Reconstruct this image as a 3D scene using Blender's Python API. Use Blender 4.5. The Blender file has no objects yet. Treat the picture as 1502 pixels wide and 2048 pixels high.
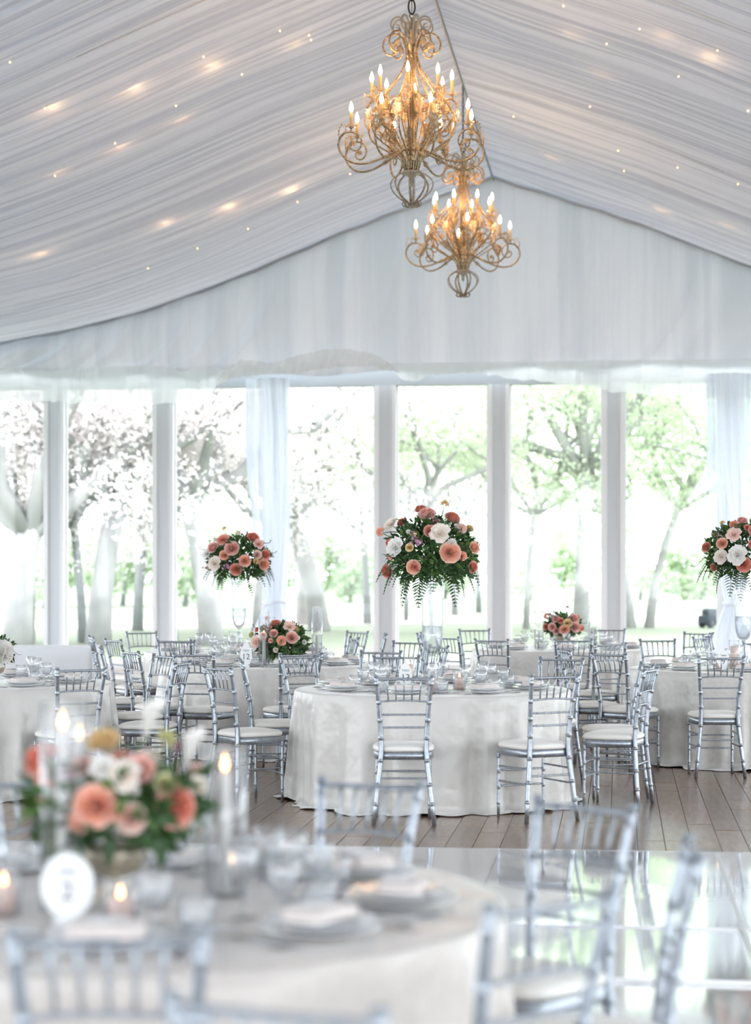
import bpy, math, random
import numpy as np
from mathutils import Vector, Matrix

# ------------------------------------------------------------------ camera, world, exposure
F, HOR, H = 4100.0, 1140.0, 1.58          # focal length in pixels, horizon row, eye height (m)
TH = math.atan(485.5 / F)                 # the hall's long axis runs this far to the right of the view
CT, ST = math.cos(TH), math.sin(TH)
C = bpy.context.scene.collection
sc = bpy.context.scene
cam = bpy.data.cameras.new('camera')
cam.sensor_fit = 'VERTICAL'; cam.sensor_width = 24; cam.sensor_height = 36
cam.lens = F / 2048 * 36
cam.shift_y = (HOR - 1024) / 2048
cam.clip_start = 0.1; cam.clip_end = 500
cam.dof.use_dof = True; cam.dof.focus_distance = 15.5; cam.dof.aperture_fstop = 2.0
camo = bpy.data.objects.new('camera', cam); C.objects.link(camo)
camo.location = (0, 0, H); camo.rotation_euler = (math.radians(90), 0, TH)
sc.camera = camo
SKY = 6.8
w = bpy.data.worlds.new('sky'); sc.world = w; w.use_nodes = True
bg = w.node_tree.nodes['Background']
bg.inputs[0].default_value = (0.895, 0.945, 1.0, 1); bg.inputs[1].default_value = SKY
sc.view_settings.view_transform = 'Standard'; sc.view_settings.look = 'None'
sc.view_settings.exposure = 0.10; sc.view_settings.gamma = 1.0
sc.view_settings.use_curve_mapping = False
cy = sc.cycles
cy.max_bounces = 7; cy.diffuse_bounces = 4; cy.glossy_bounces = 4; cy.transmission_bounces = 5
cy.transparent_max_bounces = 28; cy.caustics_reflective = False; cy.caustics_refractive = False
cy.sample_clamp_indirect = 4.0; cy.blur_glossy = 1.0
cy.use_denoising = True
try: cy.denoiser = 'OPENIMAGEDENOISE'
except Exception: pass
cy.use_adaptive_sampling = True; cy.adaptive_threshold = 0.028

# ------------------------------------------------------------------ geometry of the view
def W(L, D, z=0.0):                       # lateral / forward / height -> hall coordinates
    return Vector((L * CT - D * ST, D * CT + L * ST, z))
def lat(px, D): return (px - 751) / F * D
def PD(px, py, D):                        # pixel at a known distance
    return W(lat(px, D), D, H + (HOR - py) / F * D)
def ray(px, py):
    return W((px - 751) / F, 1.0, (HOR - py) / F)
def on_wall(px, py, Y):
    r = ray(px, py); t = Y / r.y
    return Vector((r.x * t, Y, H + r.z * t))
YW = 31.8                                 # end wall
XR = -1.91                                # ridge line
ZR = 7.63                                 # ridge height
EAVE = 10.5
HB = 4.46                                 # underside of the eave beam
XL, XRR = XR - EAVE, XR + EAVE
YB = -9.0
def interp(x, xs, ys): return float(np.interp(x, xs, ys))
RD = [0, 1, 2.24, 3.3, 3.93, 4.46, 5.5, 6.6, 7.75, 9.2, 10.6]
RZ = [7.63, 7.30, 6.87, 6.44, 6.19, 6.00, 5.66, 5.40, 5.20, 5.00, 4.84]

# ------------------------------------------------------------------ helpers
def S(h):                                 # '#rrggbb' -> linear
    h = h.lstrip('#'); o = []
    for i in (0, 2, 4):
        c = int(h[i:i+2], 16) / 255
        o.append(c / 12.92 if c <= .04045 else ((c + .055) / 1.055) ** 2.4)
    return (*o, 1.0)
MATS = {}
def mat(name, col, rough=.5, metal=0., sheen=0., sub=0., coat=0., trans=0., noise=None, bump=None, emit=None, estr=0., spec=.5):
    if name in MATS: return MATS[name]
    m = bpy.data.materials.new(name); m.use_nodes = True; MATS[name] = m
    nt = m.node_tree; b = nt.nodes['Principled BSDF']
    c = S(col) if isinstance(col, str) else (*col, 1.0)
    b.inputs['Base Color'].default_value = c
    b.inputs['Roughness'].default_value = rough; b.inputs['Metallic'].default_value = metal
    b.inputs['Specular IOR Level'].default_value = spec
    if sheen: b.inputs['Sheen Weight'].default_value = sheen; b.inputs['Sheen Roughness'].default_value = .4
    if coat: b.inputs['Coat Weight'].default_value = coat; b.inputs['Coat Roughness'].default_value = .05
    if emit: b.inputs['Emission Color'].default_value = S(emit); b.inputs['Emission Strength'].default_value = estr
    if noise:
        sca, c2, lo, hi = noise
        tc = nt.nodes.new('ShaderNodeTexCoord'); n = nt.nodes.new('ShaderNodeTexNoise')
        n.inputs['Scale'].default_value = sca; n.inputs['Detail'].default_value = 4
        nt.links.new(tc.outputs['Object'], n.inputs['Vector'])
        r = nt.nodes.new('ShaderNodeValToRGB'); r.color_ramp.elements[0].position = lo; r.color_ramp.elements[1].position = hi
        r.color_ramp.elements[0].color = c; r.color_ramp.elements[1].color = S(c2)
        nt.links.new(n.outputs['Fac'], r.inputs[0]); nt.links.new(r.outputs[0], b.inputs['Base Color'])
    if bump:
        sca, st, ds = (*bump, .01)[:3]
        tc = nt.nodes.new('ShaderNodeTexCoord'); n = nt.nodes.new('ShaderNodeTexNoise')
        n.inputs['Scale'].default_value = sca; n.inputs['Detail'].default_value = 3
        nt.links.new(tc.outputs['Object'], n.inputs['Vector'])
        bp = nt.nodes.new('ShaderNodeBump'); bp.inputs['Strength'].default_value = st; bp.inputs['Distance'].default_value = ds
        nt.links.new(n.outputs['Fac'], bp.inputs['Height']); nt.links.new(bp.outputs[0], b.inputs['Normal'])
    if trans:                              # thin cloth or leaf: part of the light passes through
        t = nt.nodes.new('ShaderNodeBsdfTranslucent'); t.inputs[0].default_value = c
        mx = nt.nodes.new('ShaderNodeMixShader'); mx.inputs[0].default_value = trans
        nt.links.new(b.outputs[0], mx.inputs[1]); nt.links.new(t.outputs[0], mx.inputs[2])
        nt.links.new(mx.outputs[0], nt.nodes['Material Output'].inputs['Surface'])
    return m
def sheer_mat(name, col, opac, trans=.5):
    if name in MATS: return MATS[name]
    m = bpy.data.materials.new(name); m.use_nodes = True; MATS[name] = m
    nt = m.node_tree; nt.nodes.clear(); N = nt.nodes.new; K = nt.links.new
    out = N('ShaderNodeOutputMaterial'); d = N('ShaderNodeBsdfDiffuse'); t = N('ShaderNodeBsdfTranslucent'); tr = N('ShaderNodeBsdfTransparent')
    d.inputs[0].default_value = S(col); t.inputs[0].default_value = S(col)
    a = N('ShaderNodeMixShader'); a.inputs[0].default_value = trans; K(d.outputs[0], a.inputs[1]); K(t.outputs[0], a.inputs[2])
    b = N('ShaderNodeMixShader'); b.inputs[0].default_value = opac; K(tr.outputs[0], b.inputs[1]); K(a.outputs[0], b.inputs[2])
    K(b.outputs[0], out.inputs[0]); return m
def glass_mat(name, tint='#f6fafc', refl=1.0, milk=0.0, edge='#bcc5cc'):
    if name in MATS: return MATS[name]
    m = bpy.data.materials.new(name); m.use_nodes = True; MATS[name] = m
    nt = m.node_tree; nt.nodes.clear(); N = nt.nodes.new; K = nt.links.new
    out = N('ShaderNodeOutputMaterial'); g = N('ShaderNodeBsdfGlossy'); tr = N('ShaderNodeBsdfTransparent')
    g.inputs['Roughness'].default_value = .03; g.inputs[0].default_value = (1, 1, 1, 1)
    tr.inputs[0].default_value = S(tint)
    f = N('ShaderNodeLayerWeight'); f.inputs[0].default_value = .5
    pw = N('ShaderNodeMath'); pw.operation = 'POWER'; pw.inputs[1].default_value = 2.6; K(f.outputs['Facing'], pw.inputs[0])
    ed = N('ShaderNodeMix'); ed.data_type = 'RGBA'; ed.inputs[6].default_value = S(tint); ed.inputs[7].default_value = S(edge); K(pw.outputs[0], ed.inputs[0]); K(ed.outputs[2], tr.inputs[0])
    mu = N('ShaderNodeMath'); mu.operation = 'MULTIPLY_ADD'; mu.use_clamp = True; mu.inputs[1].default_value = refl; mu.inputs[2].default_value = .045; K(pw.outputs[0], mu.inputs[0])
    a = N('ShaderNodeMixShader'); K(mu.outputs[0], a.inputs[0]); K(tr.outputs[0], a.inputs[1]); K(g.outputs[0], a.inputs[2])
    last = a
    if milk:
        d = N('ShaderNodeBsdfDiffuse'); d.inputs[0].default_value = S('#f4f7fa')
        b = N('ShaderNodeMixShader'); b.inputs[0].default_value = milk; K(a.outputs[0], b.inputs[1]); K(d.outputs[0], b.inputs[2]); last = b
    K(last.outputs[0], out.inputs[0]); return m
def emit_mat(name, col, st):
    if name in MATS: return MATS[name]
    m = bpy.data.materials.new(name); m.use_nodes = True; MATS[name] = m
    nt = m.node_tree; nt.nodes.clear(); o = nt.nodes.new('ShaderNodeOutputMaterial'); e = nt.nodes.new('ShaderNodeEmission')
    e.inputs[0].default_value = S(col); e.inputs[1].default_value = st
    nt.links.new(e.outputs[0], o.inputs[0]); return m

class MB:                                  # collects shapes and links them as ONE mesh
    def __init__(s): s.v = []; s.f = []; s.s = []
    def add(s, vs, fs, smooth=True):
        o = len(s.v); s.v.extend(tuple(p) for p in vs); s.f.extend(tuple(i + o for i in f) for f in fs); s.s.extend([smooth] * len(fs)); return s
    def box(s, x0, x1, y0, y1, z0, z1, M=None):
        vs = [Vector((x, y, z)) for z in (z0, z1) for y in (y0, y1) for x in (x0, x1)]
        if M is not None: vs = [M @ p for p in vs]
        return s.add(vs, [(0, 2, 3, 1), (4, 5, 7, 6), (0, 1, 5, 4), (2, 6, 7, 3), (0, 4, 6, 2), (1, 3, 7, 5)], False)
    def bev(s, x0, x1, y0, y1, z0, z1, b, M=None):     # box with a chamfered top edge
        vs = []
        for (d, z) in ((0, z0), (0, z1 - b), (b, z1)):
            vs += [Vector(p) for p in ((x0 + d, y0 + d, z), (x1 - d, y0 + d, z), (x1 - d, y1 - d, z), (x0 + d, y1 - d, z))]
        if M is not None: vs = [M @ p for p in vs]
        fs = [(3, 2, 1, 0), (8, 9, 10, 11)]
        for k in (0, 4):
            for i in range(4): j = (i + 1) % 4; fs.append((k + i, k + j, k + 4 + j, k + 4 + i))
        return s.add(vs, fs, False)
    def tube(s, pts, rad, n=8, cap=True, flat=1.0):
        pts = [Vector(p) for p in pts]; m = len(pts)
        if not hasattr(rad, '__len__'): rad = [rad] * m
        T = []
        for i in range(m):
            a = pts[max(0, i - 1)]; b = pts[min(m - 1, i + 1)]; d = b - a
            T.append(d.normalized() if d.length > 1e-9 else Vector((0, 0, 1)))
        up = Vector((0, 0, 1)) if abs(T[0].z) < .9 else Vector((1, 0, 0))
        u = T[0].cross(up).normalized(); vs = []
        for i in range(m):
            u = (u - T[i] * u.dot(T[i])); u = u.normalized() if u.length > 1e-6 else T[i].orthogonal().normalized()
            w_ = T[i].cross(u)
            for k in range(n):
                a = 2 * math.pi * k / n
                vs.append(pts[i] + (u * math.cos(a) + w_ * math.sin(a) * flat) * rad[i])
        fs = [(i * n + k, i * n + (k + 1) % n, (i + 1) * n + (k + 1) % n, (i + 1) * n + k) for i in range(m - 1) for k in range(n)]
        if cap: fs.append(tuple(reversed(range(n)))); fs.append(tuple((m - 1) * n + k for k in range(n)))
        return s.add(vs, fs, True)
    def lathe(s, prof, n=16, c=(0, 0, 0), M=None):
        vs = []; c = Vector(c)
        for (r, z) in prof:
            for k in range(n):
                a = 2 * math.pi * k / n; p = Vector((r * math.cos(a), r * math.sin(a), z))
                vs.append((M @ p if M is not None else p) + c)
        m = len(prof)
        fs = [(i * n + k, i * n + (k + 1) % n, (i + 1) * n + (k + 1) % n, (i + 1) * n + k) for i in range(m - 1) for k in range(n)]
        return s.add(vs, fs, True)
    def grid(s, fn, nu, nv, wrap=False):
        vs = [fn(i / (nu if wrap else nu - 1), j / (nv - 1)) for i in range(nu) for j in range(nv)]
        fs = []
        for i in range(nu if wrap else nu - 1):
            a = i; b = (i + 1) % nu
            for j in range(nv - 1): fs.append((a * nv + j, b * nv + j, b * nv + j + 1, a * nv + j + 1))
        return s.add(vs, fs, True)
    def mesh(s, name, m):
        me = bpy.data.meshes.new(name); me.from_pydata([tuple(p) for p in s.v], [], s.f)
        me.polygons.foreach_set('use_smooth', s.s); me.update()
        me.materials.append(m); return me
    def build(s, name, m, parent=None):
        return link(name, s.mesh(name, m), parent)
def link(name, me, parent=None):
    o = bpy.data.objects.new(name, me); C.objects.link(o)
    if parent is not None: o.parent = parent
    return o
def tag(o, label=None, cat=None, group=None, kind=None):
    if label: o['label'] = label
    if cat: o['category'] = cat
    if group: o['group'] = group
    if kind: o['kind'] = kind
    return o
def thing(name, label, cat, loc=(0, 0, 0), rz=0.0, group=None):
    o = bpy.data.objects.new(name, None); C.objects.link(o); o.empty_display_size = .1
    o.location = loc; o.rotation_euler = (0, 0, rz)
    return tag(o, label, cat, group)
def dup(root, loc, rz, label, group=None, par=None):
    kids = [(c, list(c.children)) for c in root.children]
    r = root.copy(); C.objects.link(r); r.location = loc; r.rotation_euler = (0, 0, rz); r['label'] = label
    if group: r['group'] = group
    for ch, gs in kids:
        c = ch.copy(); C.objects.link(c); c.parent = r
        for g in gs: d = g.copy(); C.objects.link(d); d.parent = c
    return r
def sphere(mb, c, r, n=8, m=6, sz=1.0):
    prof = [(max(1e-4, r * math.sin(math.pi * i / m)), -r * sz * math.cos(math.pi * i / m)) for i in range(m + 1)]
    mb.lathe(prof, n, c)

# ------------------------------------------------------------------ materials
M_SILVER = mat('silver_paint', '#8f959d', .30, .72, noise=(60, '#a0a6ad', .35, .65))
M_SEAT = mat('ivory_vinyl', '#e9e6e0', .6, sheen=.2)
M_CLOTH = mat('ivory_satin', '#cfccc7', .34, sheen=.4, bump=(3.2, .9, .06))
def pleat_mat(name, c1, c2, axis, trans, scale):
    m = bpy.data.materials.new(name); m.use_nodes = True; MATS[name] = m; nt = m.node_tree; nt.nodes.clear(); N = nt.nodes.new; K = nt.links.new
    out = N('ShaderNodeOutputMaterial'); tc = N('ShaderNodeTexCoord'); mp = N('ShaderNodeMapping')
    mp.inputs['Scale'].default_value = (scale, .02 * scale, .035 * scale) if axis == 'x' else (.018 * scale, scale, .018 * scale)
    if axis == 'y': mp.inputs['Rotation'].default_value = (0, 0, .012)
    K(tc.outputs['Object'], mp.inputs[0])
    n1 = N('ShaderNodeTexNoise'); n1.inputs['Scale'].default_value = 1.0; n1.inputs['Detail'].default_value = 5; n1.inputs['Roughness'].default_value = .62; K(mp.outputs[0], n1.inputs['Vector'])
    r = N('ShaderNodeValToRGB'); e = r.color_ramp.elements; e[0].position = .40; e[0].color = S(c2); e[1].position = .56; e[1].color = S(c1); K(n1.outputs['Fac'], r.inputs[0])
    d = N('ShaderNodeBsdfDiffuse'); t = N('ShaderNodeBsdfTranslucent'); K(r.outputs[0], d.inputs[0]); K(r.outputs[0], t.inputs[0])
    bp = N('ShaderNodeBump'); bp.inputs['Strength'].default_value = 1.0; bp.inputs['Distance'].default_value = .03; K(n1.outputs['Fac'], bp.inputs['Height']); K(bp.outputs[0], d.inputs['Normal'])
    x = N('ShaderNodeMixShader'); x.inputs[0].default_value = trans; K(d.outputs[0], x.inputs[1]); K(t.outputs[0], x.inputs[2]); K(x.outputs[0], out.inputs[0]); return m
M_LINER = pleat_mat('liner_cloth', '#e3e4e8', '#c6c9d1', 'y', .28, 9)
M_CORD = mat('liner_cord', '#e6e8ec', .8)
M_GABLE = pleat_mat('gable_cloth', '#dcdfe5', '#cfd4db', 'x', .11, 2.6)
M_SHEER = sheer_mat('sheer_cloth', '#e9eef7', .84)
M_SHEER2 = sheer_mat('sheer_cloth_dense', '#f8fafc', .74, .5)
M_WHITE = mat('white_paint', '#f3f5f8', .45)
M_PANEL = mat('grey_panel', '#d6dbe0', .5)
M_BEAM = mat('beam_paint', '#b9bfc3', .5)
M_LIFT = sheer_mat('lifted_cloth', '#fdfeff', .5, .3)
M_VASE = glass_mat('vase_glass', '#fbfcfd', .8, .012, '#66747f')
M_CLOTHF = mat('candle_warmed_satin', '#c6bfb9', .30, sheen=.3, bump=(3.2, .9, .06))  # taupe-toned copy of the ivory, candle warmth put into the colour
M_PANE = glass_mat('pane_vinyl', '#fdfefe', .5, 0, '#fdfefe')
M_GLASS = glass_mat('clear_glass', '#fefefe', .6, .045)
M_CUT = glass_mat('cut_glass', '#fafbfc', .8, .03, '#9aa5ae')
M_WATER = glass_mat('water', '#fdfdfe', .7, .15)
M_CHINA = mat('white_china', '#eceef0', .18, coat=.3)
M_NAPKIN = mat('napkin_linen', '#d8cfca', .8, sheen=.2)
M_CARD = mat('white_card', '#f3f4f4', .6)
M_INK = mat('grey_ink', '#5c6066', .6)
M_STEEL = mat('polished_steel', '#b9bcc0', .16, .95)
M_WAX = mat('white_wax', '#fbfaf8', .5, trans=.2)
M_WAXP = mat('blush_wax', '#f4dcd2', .5, trans=.25)
M_FLAME = emit_mat('flame', '#ffc183', 9)
M_BRONZE = mat('weathered_champagne_metal', '#7d6248', .36, .6, noise=(85, '#cfbfa4', .38, .66))
M_LEAFM = mat('gilt_leaf_metal', '#c39b6c', .42, .45, noise=(34, '#e6dac6', .42, .66))
M_BEADM = mat('crystal_beads', '#c3bdb4', .16, .35, bump=(260, 1.0))
M_IRON = mat('dark_iron', '#4a4541', .4, .7)
M_BULB = emit_mat('bulb_glow', '#ffc98a', 170)
M_SLEEVE = mat('candle_sleeve', '#e3c692', .5, trans=.35)
# ------------------------------------------------------------------ the setting
R0 = random.Random(7)
def knots(seed, y0, y1, smin, smax, amp):
    r = random.Random(seed); ys = [y0]; zs = [r.uniform(-1, 1) * amp]
    while ys[-1] < y1: ys.append(ys[-1] + r.uniform(smin, smax)); zs.append(r.uniform(-1, 1) * amp)
    return np.array(ys), np.array(zs)
# ceiling liner: one cloth surface per slope, pleated along the slope
K1 = knots(1, YB - 1, YW + 1, .07, .2, .03); K2 = knots(2, YB - 1, YW + 1, .25, .6, .07); K3 = knots(3, YB - 1, YW + 1, .12, .5, .09)
BAYS = [25.4 * CT + ST * lat(930, 25.4) - 6.37 * k for k in range(-1, 6)]
def liner_z(d, y, side):
    base = float(np.interp(d, RD, RZ))
    yy = y + .10 * math.sin(d * 1.1 + side) * (1 if side > 0 else .7)
    f = min(1.0, d / .8)
    z = base + f * (np.interp(yy, *K1) + np.interp(yy, *K2) * (.5 + .5 * math.sin(d * .5 + 1)))
    sag = math.sin(math.pi * min(1, d / 10.6))
    z -= sag * (.06 + abs(np.interp(y, *K3)))
    for b in BAYS:                          # caught up at every rafter
        t = abs(y - b)
        if t < .5: z += .05 * f * (1 - t / .5) ** 2
    return float(z)
def ceil_at(px, py):
    r = ray(px, py); t = 3.0
    while t < 33:
        p = r * t; side = 1 if p.x > XR else -1
        if H + p.z >= liner_z(abs(p.x - XR), p.y, side) - .02: break
        t += .02
    return Vector((p.x, p.y, H + p.z))
ceil_root = thing('ceiling', None, None); tag(ceil_root, kind='structure')
NY = 1900
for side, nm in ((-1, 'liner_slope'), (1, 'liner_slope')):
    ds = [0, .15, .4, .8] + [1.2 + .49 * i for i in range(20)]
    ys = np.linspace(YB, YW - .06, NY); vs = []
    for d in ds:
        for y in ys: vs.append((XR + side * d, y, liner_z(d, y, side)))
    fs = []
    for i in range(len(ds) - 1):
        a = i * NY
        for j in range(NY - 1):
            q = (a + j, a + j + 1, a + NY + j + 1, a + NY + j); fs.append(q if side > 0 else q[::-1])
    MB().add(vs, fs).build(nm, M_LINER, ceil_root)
# ridge webbing with a dark cable, seam bands at the rafters
mb = MB()
n = 60
vs = []
for i in range(n + 1):
    y = YB + (YW - YB - .1) * i / n
    vs += [(XR - .018, y, ZR - .045), (XR + .018, y, ZR - .045)]
mb.add(vs, [(2*i, 2*i+1, 2*i+3, 2*i+2) for i in range(n)])
mb.build('ridge_band', M_PANEL, ceil_root)
MB().tube([(XR + .01, YB, ZR - .06), (XR + .01, YW - .1, ZR - .06)], .008, 6).build('ridge_cable', mat('cable_grey', '#8a9096', .5), ceil_root)
for b in BAYS:                              # one flat seam hem where each liner panel starts
    if b > YW - .3 or b < 0: continue
    for side in (-1, 1):
        pts = [(XR + side * d, b, liner_z(d, b, side) + .004) for d in np.linspace(.05, 3.2, 16)]
        MB().tube(pts, .012, 5).build('seam_cord', M_CORD, ceil_root)
# outer roof skin above the liner
vs = []
for d in [-11.2] + [-x for x in RD[::-1]] + RD[1:] + [11.2]:
    z = float(np.interp(abs(d), RD, RZ)) + .42
    if abs(d) > 11: z = 4.9
    vs += [(XR + d, YB - .2, z), (XR + d, YW + .5, z)]
MB().add(vs, [(2*i, 2*i+1, 2*i+3, 2*i+2) for i in range(len(vs) // 2 - 1)], False).build('roof_skin', mat('roof_vinyl', '#e8eaee', .6, trans=.15), ceil_root)
# plank floor
floor = thing('floor', None, None); tag(floor, kind='structure')
def wood(name, c1, c2, rough):
    m = bpy.data.materials.new(name); m.use_nodes = True; nt = m.node_tree; b = nt.nodes['Principled BSDF']; N = nt.nodes.new; K = nt.links.new
    tc = N('ShaderNodeTexCoord'); mp = N('ShaderNodeMapping'); mp.inputs['Scale'].default_value = (14, 1.6, 1)
    oi = N('ShaderNodeObjectInfo'); ad = N('ShaderNodeVectorMath'); ad.operation = 'ADD'
    K(tc.outputs['Object'], mp.inputs[0]); K(mp.outputs[0], ad.inputs[0])
    sc_ = N('ShaderNodeVectorMath'); sc_.operation = 'SCALE'; sc_.inputs['Scale'].default_value = 1; cmb = N('ShaderNodeCombineXYZ')
    mu = N('ShaderNodeMath'); mu.operation = 'MULTIPLY'; mu.inputs[1].default_value = 37; K(oi.outputs['Random'], mu.inputs[0]); K(mu.outputs[0], cmb.inputs[0]); K(mu.outputs[0], cmb.inputs[1]); K(cmb.outputs[0], ad.inputs[1])
    no = N('ShaderNodeTexNoise'); no.inputs['Scale'].default_value = 2.2; no.inputs['Detail'].default_value = 6; no.inputs['Roughness'].default_value = .65; K(ad.outputs[0], no.inputs['Vector'])
    r = N('ShaderNodeValToRGB'); r.color_ramp.elements[0].position = .3; r.color_ramp.elements[1].position = .72
    r.color_ramp.elements[0].color = S(c1); r.color_ramp.elements[1].color = S(c2); K(no.outputs['Fac'], r.inputs[0])
    hv = N('ShaderNodeHueSaturation'); K(r.outputs[0], hv.inputs['Color']); mr = N('ShaderNodeMapRange'); mr.inputs[3].default_value = .78; mr.inputs[4].default_value = 1.2
    K(oi.outputs['Random'], mr.inputs[0]); K(mr.outputs[0], hv.inputs['Value']); K(hv.outputs[0], b.inputs['Base Color'])
    b.inputs['Roughness'].default_value = rough; b.inputs['Coat Weight'].default_value = .7; b.inputs['Coat Roughness'].default_value = .2
    bp = N('ShaderNodeBump'); bp.inputs['Strength'].default_value = .15; bp.inputs['Distance'].default_value = .004; K(no.outputs['Fac'], bp.inputs['Height']); K(bp.outputs[0], b.inputs['Normal'])
    return m
M_WOOD = wood('worn_brown_wood', '#654835', '#93745d', .36)
M_SUB = mat('dark_subfloor', '#2b211b', .8)
MB().add([(XL, YB, -.03), (XRR, YB, -.03), (XRR, YW + .3, -.03), (XL, YW + .3, -.03)], [(0, 1, 2, 3)], False).build('subfloor', M_SUB, floor)
PW, PL = .1565, 1.1
DE = 11.42 / CT - .0                      # far edge of the dance floor (hall Y) at the view axis
YD = 11.42 * CT + ST * lat(1275, 11.42)
x_line = W(lat(1275.8, 4100 * H / (1695.3 - HOR)), 4100 * H / (1695.3 - HOR)).x
plank = MB(); plank.bev(-PW/2 + .0015, PW/2 - .0015, -PL/2 + .0015, PL/2 - .0015, -.028, 0, .0016)
pl_me = plank.mesh('plank', M_WOOD)
hp = MB(); hp.bev(-PW/2 + .0015, PW/2 - .0015, -PL/4 + .0015, PL/4 - .0015, -.028, 0, .0016); hp_me = hp.mesh('plank_short', M_WOOD)
nx0, nx1 = -45, 43
seg = MB(); cnt = 0
for ix in range(nx0 - 10, nx1 + 10):
    xc = x_line + (ix + .5) * PW
    if xc < XL + .1 or xc > XRR - .1: continue
    y = YD; k = 0
    off = R0.choice([.275, .55, .825, 1.1])
    while y < YW + .2:
        ln = off if k == 0 else PL
        if k and R0.random() < .25: ln = PL / 2
        y1 = min(y + ln, YW + .25); yc = (y + y1) / 2
        D_ = yc * CT - xc * ST; L_ = xc * CT + yc * ST
        px = 751 + F * L_ / D_; s_ = F / D_
        vis = D_ < 16.2 and -60 < px < 1560 and (px > 880 or (D_ < 13.6 and px > 380) or (px < 130 and D_ < 14.2))
        if vis and cnt < 290:
            me = pl_me if abs(ln - PL) < .01 else hp_me
            o = link('plank', me, floor); o.location = (xc, yc, 0); o.scale = (1, (y1 - y - .003) / ((PL if me is pl_me else PL/2) - .003), 1); cnt += 1
            z_ = R0.uniform(-.0012, .0006); o.location.z = z_
        else:
            seg.bev(xc - PW/2 + .0015, xc + PW/2 - .0015, y + .0015, y1 - .0015, -.028, 0, .0016)
        y = y1; k += 1
o = seg.build('plank_field', M_WOOD, floor); tag(o, kind='stuff')
# white dance floor of square panels with bright seams
M_DANCE = mat('white_gloss_panel', '#dcdbda', .07, coat=1.0, noise=(1.2, '#e4e4e5', .3, .7), spec=1.0)
dance = thing('dance_floor', None, None); tag(dance, kind='structure'); dance['label'] = 'glossy white dance floor of square panels with bright metal seams'
PS = 1.205
pan = MB(); pan.bev(-PS/2 + .003, PS/2 - .003, -PS/2 + .003, PS/2 - .003, -.028, .012, .002); pan_me = pan.mesh('floor_panel', M_DANCE)
xs_line = W(lat(1450, F * H / (1757 - HOR)), F * H / (1757 - HOR)).x
M_SEAM = mat('bright_seam_metal', '#e7e9ec', .25, .6)
for i in range(-6, 4):
    for j in range(10):
        xc = xs_line + (i + .5) * PS
        if abs(xc) > 7.5: continue
        o = link('floor_panel', pan_me, dance); o.location = (xc, YD - (j + .5) * PS, R0.uniform(-.001, .001)); o.rotation_euler = (-.015 if j >= 2 else R0.uniform(-.0015, .0015), R0.uniform(-.002, .002), 0)
MB().bev(xs_line - 6 * PS, xs_line + 4 * PS, YD, YD + .03, -.02, .013, .004).build('edge_strip', M_SEAM, dance)
for i in range(-5, 4, 1):
    if i in (0, -4): MB().bev(xs_line + i * PS - .012, xs_line + i * PS + .012, YD - 12, YD, .010, .0145, .001).build('seam_strip', M_SEAM, dance)
MB().add([(xs_line - 6*PS, YD - 12.05, .0), (xs_line + 4*PS, YD - 12.05, .0), (xs_line + 4*PS, YD, .0), (xs_line - 6*PS, YD, .0)], [(0,1,2,3)], False).build('panel_bed', M_SEAM, dance)
MB().add([(XL, YB, -.001), (XRR, YB, -.001), (XRR, YD - 12.05, -.001), (XL, YD - 12.05, -.001)], [(0,1,2,3)], False).build('boards_behind', M_WOOD, floor)
MB().add([(XL, YD-12.05, -.001), (xs_line-6*PS, YD-12.05, -.001), (xs_line-6*PS, YD, -.001), (XL, YD, -.001)], [(0,1,2,3)], False).build('boards_beside', M_WOOD, floor)
MB().add([(xs_line+4*PS, YD-12.05, -.001), (XRR, YD-12.05, -.001), (XRR, YD, -.001), (xs_line+4*PS, YD, -.001)], [(0,1,2,3)], False).build('boards_beside', M_WOOD, floor)

# end wall: header beam, sill, mullions, clear panes
wall_back = thing('wall_back', None, None); tag(wall_back, kind='structure')
MB().box(XL, XRR, YW, YW + .22, HB, HB + .30).build('header_beam', M_BEAM, wall_back)
MB().bev(XL, XRR, YW - .02, YW + .16, 0, .13, .02).build('sill', M_WHITE, wall_back)
x0m = on_wall(771, 1000, YW).x; x1m = on_wall(1227, 1000, YW).x; MS = (x1m - x0m) / 2
mull = [x0m + MS * k for k in range(-6, 6)]
mull = [x for x in mull if XL + .1 < x < XRR - .1]
def mullion(i, x, y, rot=0.0, top=HB):
    t = thing('trim_%d' % i, None, None, (x, y, 0), rot); tag(t, kind='structure')
    MB().box(-.165, -.10, -.06, .10, .13, top).box(.10, .165, -.06, .10, .13, top).build('flange', M_WHITE, t)
    MB().box(-.10, .10, -.025, .09, .13, top).build('post_panel', M_PANEL, t)
    MB().box(-.108, -.098, -.045, -.02, .13, top).box(.070, .080, -.032, -.02, .13, top).build('groove_strip', M_WHITE, t)
    return t
for i, x in enumerate(mull): mullion(i + 1, x, YW + .02)
edges = [XL] + mull + [XRR]
for i in range(len(edges) - 1):
    a, b = edges[i] + .165, edges[i + 1] - .165
    if b - a < .2: continue
    t = thing('window_%d' % (i + 1), None, None, ((a + b) / 2, YW + .08, 0)); tag(t, kind='structure')
    MB().add([(a - (a+b)/2, 0, .13), (b - (a+b)/2, 0, .13), (b - (a+b)/2, 0, HB), (a - (a+b)/2, 0, HB)], [(0, 1, 2, 3)], False).build('pane', M_PANE, t)
    h = (b - a) / 2
    MB().box(-h, -h + .03, -.02, .02, .13, HB).box(h - .03, h, -.02, .02, .13, HB).box(-h, h, -.02, .02, .13, .17).build('window_frame', M_WHITE, t)
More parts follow.
